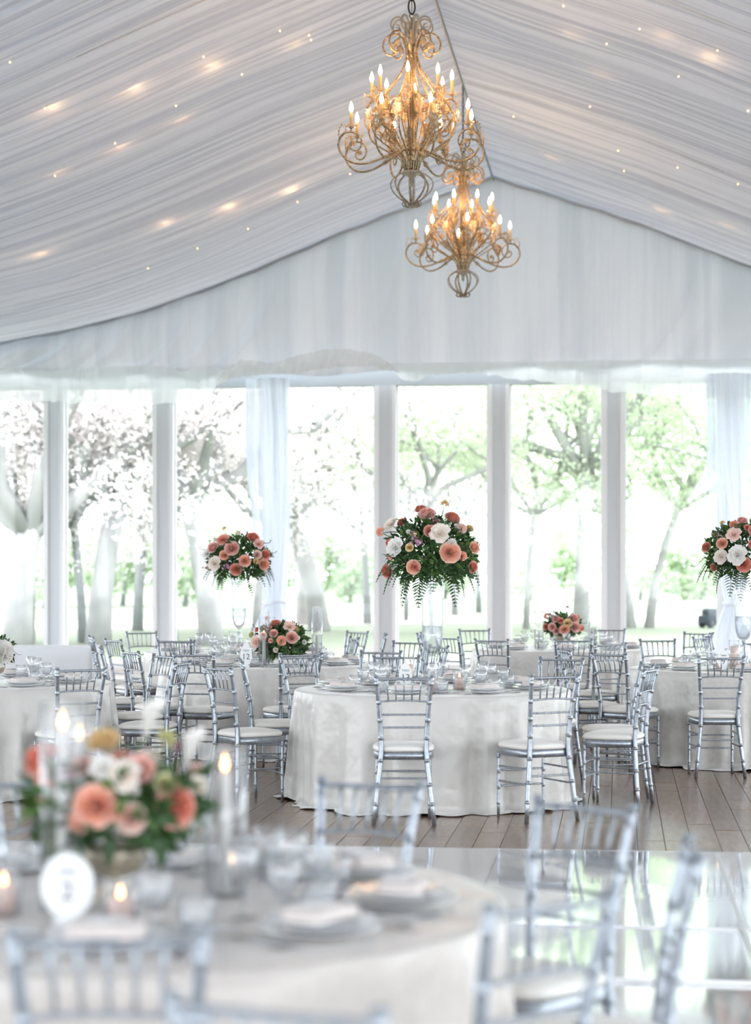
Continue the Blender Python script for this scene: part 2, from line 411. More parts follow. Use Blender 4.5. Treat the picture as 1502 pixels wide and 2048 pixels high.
# side walls and the wall behind the camera: same posts, panes and beam
for nm, x in (('wall_left', XL), ('wall_right', XRR)):
    wl = thing(nm, None, None); tag(wl, kind='structure')
    MB().box(x - .1, x + .1, YB, YW + .2, HB, HB + .55).build('header_beam', M_BEAM, wl)
    MB().box(x - .08, x + .08, YB, YW + .2, 0, .13).build('sill', M_WHITE, wl)
    y = YB
    while y < YW + .1: MB().box(x - .08, x + .08, y - .16, y + .16, .13, HB).build('post', M_WHITE, wl); y += 1.94
    MB().add([(x, YB, .13), (x, YW, .13), (x, YW, HB), (x, YB, HB)], [(0, 1, 2, 3)], False).build('pane', M_PANE, wl)
wf = thing('wall_front', None, None); tag(wf, kind='structure')
MB().box(XL, XRR, YB - .1, YB + .1, HB, HB + .3).build('header_beam', M_BEAM, wf)
x = XL
while x < XRR + .1: MB().box(x - .16, x + .16, YB - .08, YB + .08, .0, HB).build('post', M_WHITE, wf); x += 2.1
MB().add([(XL, YB, .0), (XRR, YB, .0), (XRR, YB, HB), (XL, YB, HB)], [(0, 1, 2, 3)], False).build('pane', M_PANE, wf)
fs = [XR + s * d for s, dd in ((-1, RD[::-1]), (1, RD[1:])) for d in dd]
zz = [RZ[i] for i in range(len(RD) - 1, -1, -1)] + RZ[1:]
n = len(fs)
MB().add([(fs[i], YB, HB + .1) for i in range(n)] + [(fs[i], YB, zz[i]) for i in range(n)], [(i, i + 1, n + i + 1, n + i) for i in range(n - 1)], False).build('gable_cloth', M_GABLE, wf)

# gathered gable curtain on the end wall and its sheer ruffle
G1 = knots(11, -14, 13, .05, .16, 1.0); G2 = knots(12, -14, 13, .13, .45, 1.0)
NXG, NZG = 1100, 26
vs = []
ZS = 4.66
for i in range(NXG):
    x = XL + .05 + (XRR - XL - .1) * i / (NXG - 1)
    zt = float(np.interp(abs(x - XR), RD, RZ)) + .02
    for j in range(NZG):
        v = j / (NZG - 1)
        zb = ZS + .10 * math.sin(x * .5 + 1) * .4 + .03 * math.sin(x * 3.1)
        z = zt + (zb - zt) * v
        xs = x + (.9 if x < 1.5 else .9 - min(1.5, (x - 1.5) * .45)) * v ** 2.6 - .10 * math.sin(x * 2.3) * v ** 2
        a = .022 + .13 * v * (1 - .35 * v)
        y = YW - .26 + a * (.30 * np.interp(xs, *G1) + np.interp(xs, *G2)) * (1 if v < .95 else .5) - .22 * math.sin(math.pi * min(1, v * 1.02)) * .9
        vs.append((x + .02 * math.sin(x * 5) * v, float(y), z))
MB().add(vs, [(i * NZG + j, (i + 1) * NZG + j, (i + 1) * NZG + j + 1, i * NZG + j + 1) for i in range(NXG - 1) for j in range(NZG - 1)]).build('gable_curtain', M_GABLE, wall_back)
pts = []
for i in range(161):
    d = 10.4 * (i / 80 - 1); pts.append((XR + d, YW - .33, float(np.interp(abs(d), RD, RZ)) - .03 - .012 * math.sin(i)))
MB().tube(pts, .045, 6, flat=.5).build('gable_piping', M_LINER, wall_back)
RUF = [(-400, 800), (0, 801), (200, 807), (410, 806), (425, 790), (436, 771), (460, 757), (513, 750), (580, 746), (595, 749), (620, 740), (680, 733), (746, 731), (763, 738), (789, 741), (800, 756), (812, 764), (828, 764), (846, 756), (863, 747), (872, 752), (900, 750), (925, 746), (950, 745), (979, 751), (1020, 757), (1086, 764), (1134, 770), (1185, 777), (1240, 785), (1318, 792), (1417, 796), (1900, 800)]
rx = [on_wall(p[0], p[1], YW - .35).x for p in RUF]; rz = [on_wall(p[0], p[1], YW - .35).z for p in RUF]
vs = []; NXR = 1000; NZR = 8
for i in range(NXR):
    x = XL + .1 + (XRR - XL - .2) * i / (NXR - 1)
    zb = float(np.interp(x, rx, rz)) + .012 * math.sin(x * 23) + .01 * math.sin(x * 9.1)
    zt = ZS + .12
    for j in range(NZR):
        v = j / (NZR - 1); z = zt + (zb - zt) * v
        y = YW - .33 - .05 * v + (.012 + .03 * v) * (np.interp(x * 1.3, *G1) + .6 * np.interp(x * .9 + 3, *G2))
        vs.append((x, float(y), z))
MB().add(vs, [(i * NZR + j, (i + 1) * NZR + j, (i + 1) * NZR + j + 1, i * NZR + j + 1) for i in range(NXR - 1) for j in range(NZR - 1)]).build('sheer_ruffle', M_SHEER2, wall_back)
TOPL = [(430, 775), (437, 757), (455, 735), (480, 720), (510, 719), (535, 726), (560, 722), (600, 709), (650, 698), (700, 698), (745, 707), (775, 722), (790, 738), (797, 744)]
BOT = [(430, 778), (436, 771), (460, 758), (513, 751), (580, 747), (595, 750), (620, 741), (680, 734), (746, 732), (763, 739), (789, 742), (797, 746)]
vs = []; n = 160; m = 7
for i in range(n):
    px = 430 + 367 * i / (n - 1)
    a = interp(px, [p[0] for p in TOPL], [p[1] for p in TOPL]); b = interp(px, [p[0] for p in BOT], [p[1] for p in BOT])
    pa = on_wall(px, a, YW - .62); pb = on_wall(px, b, YW - .50)
    for j in range(m):
        v = j / (m - 1); p = pa.lerp(pb, v)
        p.y -= .035 * math.sin(math.pi * v) + .016 * math.sin(px * .33 + v * 5) + .012 * math.sin(px * .12 - v * 6) + .008 * math.sin(px * .71 + v * 9)
        vs.append(p)
MB().add(vs, [(i * m + j, (i + 1) * m + j, (i + 1) * m + j + 1, i * m + j + 1) for i in range(n - 1) for j in range(m - 1)]).build('lifted_sheer', M_LIFT, wall_back)

# sheer drapes tied on the two main posts (and the ones further out)
def drape(px, label, seed, tie_py=1205):
    base = on_wall(px, 1000, YW - .30); r = random.Random(seed)
    t = thing('sheer_drape', label, 'curtain', (base.x, base.y, 0))
    ztie = H - (tie_py - HOR) / 129
    ph = [r.uniform(0, 6.28) for _ in range(6)]
    n, m = 150, 40; vs = []
    for j in range(m):
        v = j / (m - 1); z = 4.55 + (.03 - 4.55) * v
        if z > ztie: hw = interp(z, [ztie, ztie + .25, ztie + 1.0, 3.0, 4.55], [.15, .19, .27, .31, .335])
        else: hw = interp(z, [0, ztie - .4, ztie - .06, ztie], [.33, .27, .17, .15])
        dxc = .10 * interp(z, [0, ztie, 3.2, 4.55], [0, 1, 0, 0])
        for i in range(n):
            u = i / (n - 1); a = math.pi * (u - .5) * 1.15
            fold = .035 * math.sin(u * 34 + ph[0] + .8 * math.sin(z * 1.3)) + .02 * math.sin(u * 61 + ph[1] + z)
            tw = .07 * math.sin(u * 7 + z * 1.6 + ph[2])
            vs.append((dxc + hw * math.sin(a) * 1.03 + tw * hw * .5, -.17 * math.cos(a) - fold - .02 + tw * .5, z))
    MB().add(vs, [(j * n + i, j * n + i + 1, (j + 1) * n + i + 1, (j + 1) * n + i) for j in range(m - 1) for i in range(n - 1)]).build('drape_cloth', M_SHEER, t)
    MB().tube([(.10 + .17 * math.cos(a), -.05 - .2 * math.sin(a) if math.sin(a) > 0 else -.05 - .08 * math.sin(a), ztie + .02 * math.sin(a * 2)) for a in np.linspace(0, 2 * math.pi, 22)], .028, 6, flat=.8).build('tie_band', M_SHEER2, t)
    return t
drape(537, 'sheer white drape tied low on the window post left of the central bouquet', 1)
drape(1457, 'sheer white drape on the window post behind the right tall bouquet', 2)
# ------------------------------------------------------------------ outdoors: lawn, drive, trees
lawn = MB(); R1 = random.Random(21)
lawn.grid(lambda u, v: (-170 + 340 * u, YW + .3 + 230 * v * v, -.10), 60, 40)
lo = lawn.build('ground', mat('glare_paled_lawn', '#6a755e', .9, noise=(.12, '#7d8470', .3, .7)), None); tag(lo, kind='structure')  # grass paler than real turf: outdoor glare is put into its colour
dv = MB()
a = [PD(-400, 1262, 55), PD(300, 1252, 58), PD(760, 1240, 63), PD(1100, 1236, 66), PD(2100, 1232, 68)]
vs = []
for i in range(41):
    t = i / 40 * 4; k = min(3, int(t)); p = a[k].lerp(a[k + 1], t - k); vs += [(p.x, p.y, -.09), (p.x + .3, p.y + 12.0, -.09)]
dv.add(vs, [(2*i, 2*i+1, 2*i+3, 2*i+2) for i in range(40)])
tag(dv.build('drive', mat('pale_drive', '#b5aca6', .9), None), kind='structure')
for x0, x1 in ((XL - 90, XL - .3), (XRR + .3, XRR + 90)):
    o = MB().add([(x0, YB - 60, -.1), (x1, YB - 60, -.1), (x1, YW + .3, -.1), (x0, YW + .3, -.1)], [(0, 1, 2, 3)], False).build('ground', MATS['glare_paled_lawn'], None); tag(o, kind='structure')
M_BARKL = mat('pale_bark', '#8f8e8f', .95, noise=(1.5, '#adacab', .3, .7)); M_BARKD = mat('grey_bark', '#6c7173', .95, noise=(1.2, '#838787', .3, .7))
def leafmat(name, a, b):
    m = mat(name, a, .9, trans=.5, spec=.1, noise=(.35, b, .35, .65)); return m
M_BLOS = leafmat('pale_blossom', '#ebe5e5', '#f1eeec'); M_GRN = leafmat('glare_paled_leaf', '#cddabf', '#e0e7d5'); M_FAR = leafmat('glare_paled_far_leaf', '#b0c3a0', '#c3d1b5')  # foliage tones paled so the colour carries the outdoor glare
PHI = []
def crown(blobs, n, size, rr):
    vs = np.empty((n * 4, 3)); k = 0
    tot = sum(b[3] ** 2 for b in blobs)
    g = np.random.default_rng(rr)
    for (x, y, z, r) in blobs:
        m = int(n * r * r / tot)
        if m < 1: continue
        d = g.normal(size=(m, 3)); d /= np.linalg.norm(d, axis=1)[:, None]
        rad = r * (g.random(m) ** .45)
        c = np.array((x, y, z)) + d * rad[:, None] * np.array((1.15, 1.15, .8))
        u = g.normal(size=(m, 3)); u /= np.linalg.norm(u, axis=1)[:, None]
        w_ = np.cross(u, g.normal(size=(m, 3))); w_ /= np.linalg.norm(w_, axis=1)[:, None]
        s_ = size * (.6 + .8 * g.random(m))[:, None]
        q = np.stack([c - u * s_, c + w_ * s_ * .55, c + u * s_, c - w_ * s_ * .55], axis=1).reshape(-1, 3)
        vs[k:k + m * 4] = q; k += m * 4
    return vs[:k]
def tree(px, py, wpx, label, kind, mt, bark, lean=0, seed=0, top=9.0, spread=4.5, low=1.4, nl=9000, split=3, size=.06, group=None):
    g = random.Random(seed * 13 + 5); D = F * (H + .1) / (py - HOR); s_ = F / D
    p = W(lat(px, D), D, -.12); wd = wpx / s_ / 2
    t = thing(kind, label, 'tree', p, 0, group)
    tr = MB(); fk = low + 1.0
    pts = [(0, 0, 0), (lean * .15, 0, fk * .35), (lean * .45, 0, fk * .7), (lean * .8, .05, fk)]
    tr.tube(pts, [wd * 1.1, wd * .9, wd * .82, wd * .85], 10)
    tr.build('trunk', bark, t)
    br = MB(); blobs = []
    for k in range(split + 3):
        a = 2 * math.pi * (k + g.random() * .6) / (split + 3); e = spread * g.uniform(.4, .95); zt = g.uniform(fk + 1.5, top * .85)
        q = Vector((lean * .8, .05, fk - .15)); end = Vector((lean + math.cos(a) * e, math.sin(a) * e, zt)); ps = [q]; rad = [wd * .6]
        for i in range(1, 6):
            f = i / 5; m = q.lerp(end, f); m.z += .5 * math.sin(f * 3) * g.uniform(-.5, 1); m.x += g.uniform(-.3, .3); ps.append(m); rad.append(wd * .6 * (1 - f) ** .8 + .03)
        br.tube(ps, rad, 6)
        for i in (2, 3, 4):
            e2 = ps[i] + Vector((g.uniform(-2, 2), g.uniform(-2, 2), g.uniform(-.4, 1.8))); br.tube([ps[i], ps[i].lerp(e2, .5) + Vector((0, 0, .2)), e2], [rad[i] * .6, .04, .02], 5)
            blobs.append((e2.x, e2.y, e2.z, g.uniform(.8, 1.5)))
        blobs.append((end.x, end.y, end.z, g.uniform(1.2, 1.9)))
    for k in range(int(spread * 3)):
        a = g.uniform(0, 6.28); e = spread * math.sqrt(g.random()); z = g.uniform(low + .2, top); blobs.append((lean + math.cos(a) * e, math.sin(a) * e, z, g.uniform(.7, 1.4)))
    br.build('branches', bark, t)
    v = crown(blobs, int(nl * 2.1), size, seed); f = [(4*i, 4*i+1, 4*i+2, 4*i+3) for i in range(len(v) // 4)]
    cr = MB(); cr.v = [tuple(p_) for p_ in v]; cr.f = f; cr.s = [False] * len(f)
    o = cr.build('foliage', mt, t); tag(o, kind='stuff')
    return t
TREES = [
 (35, 1296, 62, 'thick pale trunk with white blossom outside the leftmost pane', 'blossom_tree', M_BLOS, M_BARKL, .3, 9.5, 5, 1.6, 9000),
 (196, 1292, 50, 'pale blossom tree seen between the two left window posts', 'blossom_tree', M_BLOS, M_BARKL, .5, 10, 5.5, 2.2, 11000),
 (166, 1286, 19, 'thin dark trunk just left of the pale blossom tree', 'blossom_tree', M_BLOS, M_BARKD, -.3, 8, 3.5, 1.8, 5000),
 (62, 1285, 16, 'thin dark trunk beside the leftmost post', 'blossom_tree', M_BLOS, M_BARKD, .1, 8, 3.5, 1.8, 4500),
 (275, 1262, 22, 'grey trunk just left of the second window post', 'blossom_tree', M_BLOS, M_BARKD, .2, 9, 4.2, 1.7, 6500),
 (352, 1280, 9, 'slim leaning trunk right of the second window post', 'blossom_tree', M_BLOS, M_BARKD, -.5, 7, 3, 2.0, 4000),
 (424, 1292, 50, 'broad grey and white trunk below the left tall bouquet', 'blossom_tree', M_BLOS, M_BARKL, -.7, 10, 5.5, 2.4, 10000),
 (640, 1262, 42, 'large forked blossom tree right of the tied drape', 'blossom_tree', M_BLOS, M_BARKL, -1.1, 10.5, 5.5, 2.2, 10000),
 (606, 1250, 26, 'pale trunk just right of the tied drape', 'blossom_tree', M_BLOS, M_BARKL, -.4, 9, 4.5, 2.2, 6000),
 (735, 1248, 17, 'slender trunk just left of the third window post', 'blossom_tree', M_BLOS, M_BARKD, -.2, 8.5, 4, 2.0, 5000),
 (812, 1242, 10, 'thin trunk left of the central vase, outside', 'green_tree', M_GRN, M_BARKD, .1, 9, 4, 2.6, 5000),
 (910, 1232, 13, 'small far trunk right of the central vase', 'green_tree', M_GRN, M_BARKD, -.3, 10, 4.5, 2.6, 5000),
 (958, 1226, 12, 'far trunk just left of the fourth window post', 'green_tree', M_GRN, M_BARKD, -.3, 10, 4.5, 2.6, 5000),
 (1162, 1262, 34, 'big green tree with forked limbs behind the far low bouquet', 'green_tree', M_GRN, M_BARKL, .2, 11, 6.5, 3.4, 11000),
 (1262, 1256, 22, 'leaning trunk just right of the fifth window post', 'green_tree', M_GRN, M_BARKL, -.9, 9, 5, 2.4, 6000),
 (1298, 1256, 20, 'green tree leaning right between the two right posts', 'green_tree', M_GRN, M_BARKL, 1.1, 10, 5.5, 2.6, 8000),
 (866, 1268, 15, 'green tree directly behind the central vase outside', 'green_tree', M_GRN, M_BARKL, -.4, 9.5, 5, 2.2, 10000),
 (1052, 1258, 14, 'green tree just right of the fourth window post outside', 'green_tree', M_GRN, M_BARKL, .3, 9.5, 5, 2.4, 9000),
 (512, 1272, 20, 'blossom tree directly behind the tied drape', 'blossom_tree', M_BLOS, M_BARKL, .4, 9.5, 5, 2.0, 9000),
 (330, 1268, 18, 'blossom tree hidden behind the second window post', 'blossom_tree', M_BLOS, M_BARKL, .3, 9.5, 5, 2.0, 9000),
 (1600, 1262, 26, 'green tree beyond the right edge drape', 'green_tree', M_GRN, M_BARKL, -.4, 10, 5, 2.4, 6000),
 (-150, 1285, 30, 'blossom tree beyond the left edge of the hall', 'blossom_tree', M_BLOS, M_BARKL, .3, 10, 5, 2.0, 6000)]
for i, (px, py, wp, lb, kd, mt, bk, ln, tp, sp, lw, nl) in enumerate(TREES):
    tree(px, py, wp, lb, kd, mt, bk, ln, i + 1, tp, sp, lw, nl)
for i, (x, y, lb, kd, mt) in enumerate(((-24, 16, 'blossom tree beside the hall, out past the left wall', 'blossom_tree', M_BLOS), (-27, 27, 'second blossom tree out past the left wall', 'blossom_tree', M_BLOS), (22, 18, 'green tree beside the hall, out past the right wall', 'green_tree', M_GRN), (26, 29, 'second green tree out past the right wall', 'green_tree', M_GRN))):
    D_ = y * CT - x * ST; L_ = x * CT + y * ST; py_ = HOR + F * (H + .1) / D_
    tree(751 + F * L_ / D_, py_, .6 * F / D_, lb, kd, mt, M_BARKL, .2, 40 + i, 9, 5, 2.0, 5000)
for i, (px, py, hgt, lb) in enumerate(((90, 1215, 3.2, 'fresh green bush behind the leftmost thin trunk'), (245, 1212, 3.4, 'green bush between two trunks left of the second post'), (370, 1213, 4.0, 'bright green bush right of the second window post'), (620, 1205, 3.6, 'green bush just right of the tied drape'), (700, 1205, 3.4, 'green bush left of the third window post'), (890, 1198, 3.0, 'pale bush far behind the central vase'), (1060, 1200, 3.6, 'pale green bush right of the fourth post'), (1280, 1200, 4.2, 'yellow green round bush between the leaning trunks'), (1400, 1200, 3.2, 'low far hedge bush left of the right drape'))):
    g = random.Random(i + 90); D = F * (H + .1) / (py - HOR); p = W(lat(px, D), D, -.1); t = thing('green_bush', lb, 'bush', p)
    bl = [(g.uniform(-2.6, 2.6), g.uniform(-1.5, 1.5), g.uniform(.8, hgt), g.uniform(.7, 1.3)) for _ in range(12)]
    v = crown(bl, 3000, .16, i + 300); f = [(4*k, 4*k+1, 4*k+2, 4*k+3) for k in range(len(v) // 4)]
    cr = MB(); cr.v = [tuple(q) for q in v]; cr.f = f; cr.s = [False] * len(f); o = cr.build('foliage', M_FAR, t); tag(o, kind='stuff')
    MB().tube([(0, 0, 0), (.1, 0, .9), (.2, 0, 1.6)], [.14, .1, .06], 6).build('stem', M_BARKD, t)
# small dark utility cart on the lawn
D = F * (H + .1) / (1256 - HOR); p = W(lat(1430, D), D, -.1)
t = thing('utility_cart', 'small dark cart parked on the lawn left of the right drape', 'cart', p, .4); t.scale = (.6, .6, .6)
MD = mat('dark_cart_paint', '#333d46', .8, spec=.1)
MB().bev(-.7, .7, -.45, .45, .25, .62, .06).build('body', MD, t); MB().bev(-.5, .2, -.42, .42, .62, .95, .1).build('cab', MD, t)
for sx in (-.45, .45):
    for sy in (-.46, .46):
        MB().tube([(sx, sy - .06, .2), (sx, sy + .06, .2)], .2, 12).build('wheel', mat('rubber', '#22262a', .8), t)
# ------------------------------------------------------------------ chiavari chair
def ringed(mb, pts, rad, rings, n=8, bump=1.22):
    """bamboo-turned bar: tube with little collars at the given fractions"""
    pts = [Vector(p) for p in pts]
    ln = [0]
    for i in range(1, len(pts)): ln.append(ln[-1] + (pts[i] - pts[i - 1]).length)
    tot = ln[-1]
    def at(f):
        x = f * tot
        for i in range(1, len(pts)):
            if x <= ln[i] + 1e-9: return pts[i - 1].lerp(pts[i], (x - ln[i - 1]) / max(1e-9, ln[i] - ln[i - 1]))
        return pts[-1]
    fr = sorted(set([ln[i] / tot for i in range(len(pts))])); rf = rad if callable(rad) else (lambda f: rad)
    ev = [(f, rf(f)) for f in fr]
    e = .0035 / tot
    for r in rings:
        ev = [x for x in ev if abs(x[0] - r) > 5 * e]
        ev += [(r - 4.5 * e, rf(r)), (r - 2 * e, rf(r) * .99), (r - e, rf(r) * bump), (r + e, rf(r) * bump), (r + 2 * e, rf(r) * .99), (r + 4.5 * e, rf(r))]
    ev.sort()
    mb.tube([at(f) for f, _ in ev], [q for _, q in ev], n)
CH = 'silver chiavari chair '
def make_chair(label):
    t = thing('chiavari_chair', label, 'chair', (0, 0, 0), 0, 'silver chiavari chairs around the tables')
    prof = [(.188, -.225, 0), (.166, -.205, .2), (.145, -.19, .38), (.139, -.187, .47), (.143, -.195, .60), (.156, -.222, .76), (.172, -.262, .925)]
    for s in (-1, 1):
        mb = MB(); ringed(mb, [(s * x, y, z) for x, y, z in prof], lambda f: .0135 + .0030 * math.sin(math.pi * min(1, f * 1.1)), (.14, .27, .43, .58, .70, .82, .95), 10)
        mb.lathe([(.001, -.002), (.014, -.002), (.017, .003), (.015, .009), (.001, .011)], 10, (s * .1725, -.263, .925))
        mb.build('back_leg', M_SILVER, t)
        mb = MB(); ringed(mb, [(s * .168, .155, 0), (s * .168, .152, .42)], lambda f: .0098 + .0022 * f, (.22, .46, .70, .93), 8); mb.build('front_leg', M_SILVER, t)
    # seat frame and cushion, rounded outline a little narrower at the back
    def outline(u, e=0.0):
        a = 2 * math.pi * u; c, s_ = math.cos(a), math.sin(a)
        x = math.copysign(abs(c) ** .45, c) * (.19 + e); y = math.copysign(abs(s_) ** .45, s_) * (.185 + e)
        x *= 1 - .10 * max(0, -y / .185) * .9
        return x, y - .005
    mb = MB(); lv = [(-.012, .402), (0, .406), (0, .446), (-.008, .452), (-.06, .452)]
    mb.grid(lambda u, v: (lambda k: (*outline(u, lv[k][0]), lv[k][1]))(int(round(v * 4))), 40, 5, True)
    mb.grid(lambda u, v: (lambda k, q: (q[0] * (1, .5, .01)[k], q[1] * (1, .5, .01)[k], .404))(int(round(v * 2)), outline(u, -.012)), 40, 3, True)
    mb.build('seat_frame', M_SILVER, t)
    mb = MB(); lv2 = [(-.03, .450), (-.004, .452), (.004, .462), (.002, .477), (-.015, .489), (-.06, .497), (-.12, .500), (-.184, .501)]
    mb.grid(lambda u, v: (lambda k: (*outline(u, lv2[k][0]), lv2[k][1]))(int(round(v * 7))), 40, 8, True)
    mb.build('cushion', M_SEAT, t)
    def bar(name, a, b, r, nr, mid=None):
        mb = MB(); pts = [a, b] if mid is None else [a, (Vector(a).lerp(Vector(b), .25) + Vector(mid) * .75), (Vector(a).lerp(Vector(b), .5) + Vector(mid)), (Vector(a).lerp(Vector(b), .75) + Vector(mid) * .75), b]
        ringed(mb, pts, r, [(i + 1) / (nr + 1) for i in range(nr)], 7); return mb.build(name, M_SILVER, t)
    bar('top_rail', (-.170, -.258, .908), (.170, -.258, .908), .0084, 5, (0, -.014, 0))
    bar('cross_rail', (-.157, -.225, .765), (.157, -.225, .765), .0062, 5, (0, -.010, .010))
    bar('cross_rail', (-.148, -.208, .685), (.148, -.208, .685), .0062, 5, (0, -.008, 0))
    bar('cross_rail', (-.142, -.195, .605), (.142, -.195, .605), .0062, 5, (0, -.006, 0))
    for i in range(5):
        f = (i - 2) * .0525; g = (i - 2) * .048
        mb = MB(); ringed(mb, [(f, -.268, .905), ((f + g) / 2, -.248, .84), (g, -.236, .775)], lambda q: .0062 - .002 * q, (.5,), 6); mb.build('spindle', M_SILVER, t)
    bar('stretcher', (-.168, .153, .30), (.168, .153, .30), .0062, 4); bar('stretcher', (-.168, .154, .20), (.168, .154, .20), .0062, 4)
    bar('stretcher', (-.155, -.198, .29), (.155, -.198, .29), .0062, 4)
    for s in (-1, 1):
        bar('stretcher', (s * .168, .153, .33), (s * .152, -.194, .33), .0062, 4); bar('stretcher', (s * .168, .154, .235), (s * .162, -.20, .235), .0062, 4)
    return t
R = .95
TZ = .762
# name: (centre px, distance)
TAB = {'front': (245, 5.08), 'centre': (865, 14.15), 'right': (1487, 17.1), 'mid_left': (542, 17.9), 'far_left': (478, 20.7), 'far': (1127, 21.4), 'edge': (-38, 14.9)}
TN = {'front': 'the blurred foreground table', 'centre': 'the centre table', 'right': 'the right table', 'mid_left': 'the left middle table', 'far_left': 'the far left table', 'far': 'the far middle table', 'edge': 'the left edge table'}
TC = {k: W(lat(p, d), d) for k, (p, d) in TAB.items()}
# px of the back's middle, row of its top, way it faces (clockwise from straight ahead), table, label
CHAIRS = [
 (808, 1351, 0, 'centre', 'seen straight from behind at the front of the centre table'),
 (1086, 1346, -27, 'centre', 'turned slightly left at the front right of the centre table'),
 (1243, 1334, -68, 'centre', 'seen nearly side on at the right of the centre table'),
 (1252, 1326, -96, 'centre', 'hidden behind the side-on chair right of the centre table'),
 (1068, 1317, -152, 'centre', 'facing the camera across the right half of the centre table'),
 (505, 1332, 54, 'centre', 'in full view left of the centre table, facing right'),
 (482, 1320, 84, 'centre', 'edge on behind the chair left of the centre table'),
 (596, 1310, 138, 'centre', 'with its back over the left rim of the centre table'),
 (810, 1314, 178, 'centre', 'facing the camera behind the centre table, left of the vase'),
 (762, 1301, -158, 'mid_left', 'tilted between the wine glasses and the vase of the centre table'),
 (602, 1306, -22, 'mid_left', 'seen from behind, nearest the low bouquet of the left middle table'),
 (387, 1306, 20, 'mid_left', 'seen from behind at the near left of the left middle table'),
 (261, 1301, 62, 'mid_left', 'turned right at the left side of the left middle table'),
 (232, 1293, 84, 'mid_left', 'edge on at the left of the left middle table'),
 (820, 1290, -115, 'mid_left', 'small and turned away, just left of the central vase'),
 (726, 1284, -150, 'mid_left', 'facing the camera at the far right of the left middle table'),
 (382, 1281, 168, 'mid_left', 'facing the camera behind the left middle table'),
 (680, 1273, -104, 'far_left', 'right of the far left table, turned towards it'),
 (715, 1262, -130, 'far_left', 'small and pale near the third window post'),
 (750, 1267, -92, 'far_left', 'edge on in front of the third window post'),
 (348, 1279, 20, 'far_left', 'seen from behind at the near left of the far left table'),
 (226, 1278, 58, 'far_left', 'right of the white buffet, turned towards the far left table'),
 (201, 1272, 76, 'far_left', 'nearest to the end of the white buffet table'),
 (296, 1263, 150, 'far_left', 'pale, below the second window post behind the far left table'),
 (894, 1273, 52, 'far', 'right of the central vase, turned towards the far middle table'),
 (908, 1265, 98, 'far', 'edge on behind the chair right of the central vase'),
 (983, 1278, 30, 'far', 'at the near left of the far middle table'),
 (1147, 1278, 2, 'far', 'seen from behind in front of the far low bouquet'),
 (1222, 1286, -32, 'far', 'at the near right of the far middle table'),
 (1323, 1264, -140, 'far', 'pale, at the far right of the far middle table'),
 (1016, 1260, 165, 'far', 'faint, behind the far middle table left of the low bouquet'),
 (1190, 1259, -170, 'far', 'faint, behind the far middle table just left of the fifth post'),
 (1217, 1305, 46, 'right', 'turned right beside the left of the right table'),
 (1128, 1298, 80, 'right', 'edge on between the centre table and the right table'),
 (1443, 1312, -2, 'right', 'seen straight from behind at the front of the right table'),
 (1315, 1278, 168, 'right', 'facing the camera behind the right table'),
 (1402, 1273, 125, 'right', 'turned sideways behind the right table near the drape'),
 (1413, 1267, 112, 'right', 'overlapping its neighbour behind the right table near the drape'),
 (1520, 1285, -172, 'right', 'cut by the right edge behind the right table'),
 (152, 1334, -30, 'edge', 'at the near right of the left edge table'),
 (216, 1312, -125, 'edge', 'at the far right of the left edge table'),
 (317, 1322, -78, 'edge', 'turned left between the left edge and left middle tables'),
 (215, 1825, 0, 'front', 'large and blurred in the lower left corner'),
 (1078, 1789, -40, 'front', 'large and blurred at the near right of the foreground table'),
 (1170, 1602, -135, 'front', 'large and blurred with its seat showing on the dance floor'),
 (1362, 1690, -86, 'front', 'blurred and edge on, a single leaning post at the lower right'),
 (732, 1562, -152, 'front', 'blurred behind the tall glasses of the foreground table'),
 (104, 1561, 160, 'front', 'blurred behind the foreground bouquet at the left edge'),
 (548, 2002, 22, 'front', 'nearest to the camera, only its blurred top rail in frame')]
proto = None; CH_AT = {}
for (px, yt, a, tb, lb) in CHAIRS:
    D = F * (H - .93) / (yt - HOR); L = lat(px, D); ar = math.radians(a)
    pos = W(L + .262 * math.sin(ar), D + .262 * math.cos(ar))
    c = TC[tb]; v = pos - c; d = v.length
    if d < 1.26 and tb != 'front': pos = c + v * (1.26 / d)
    if tb == 'front' and d < 1.14: pos = c + v * (1.14 / d)
    if proto is None: o = proto = make_chair(CH + lb); o.location = pos; o.rotation_euler = (0, 0, TH - ar)
    else: o = dup(proto, pos, TH - ar, CH + lb)
    CH_AT.setdefault(tb, []).append((pos, Vector((-math.sin(TH - ar), math.cos(TH - ar), 0))))

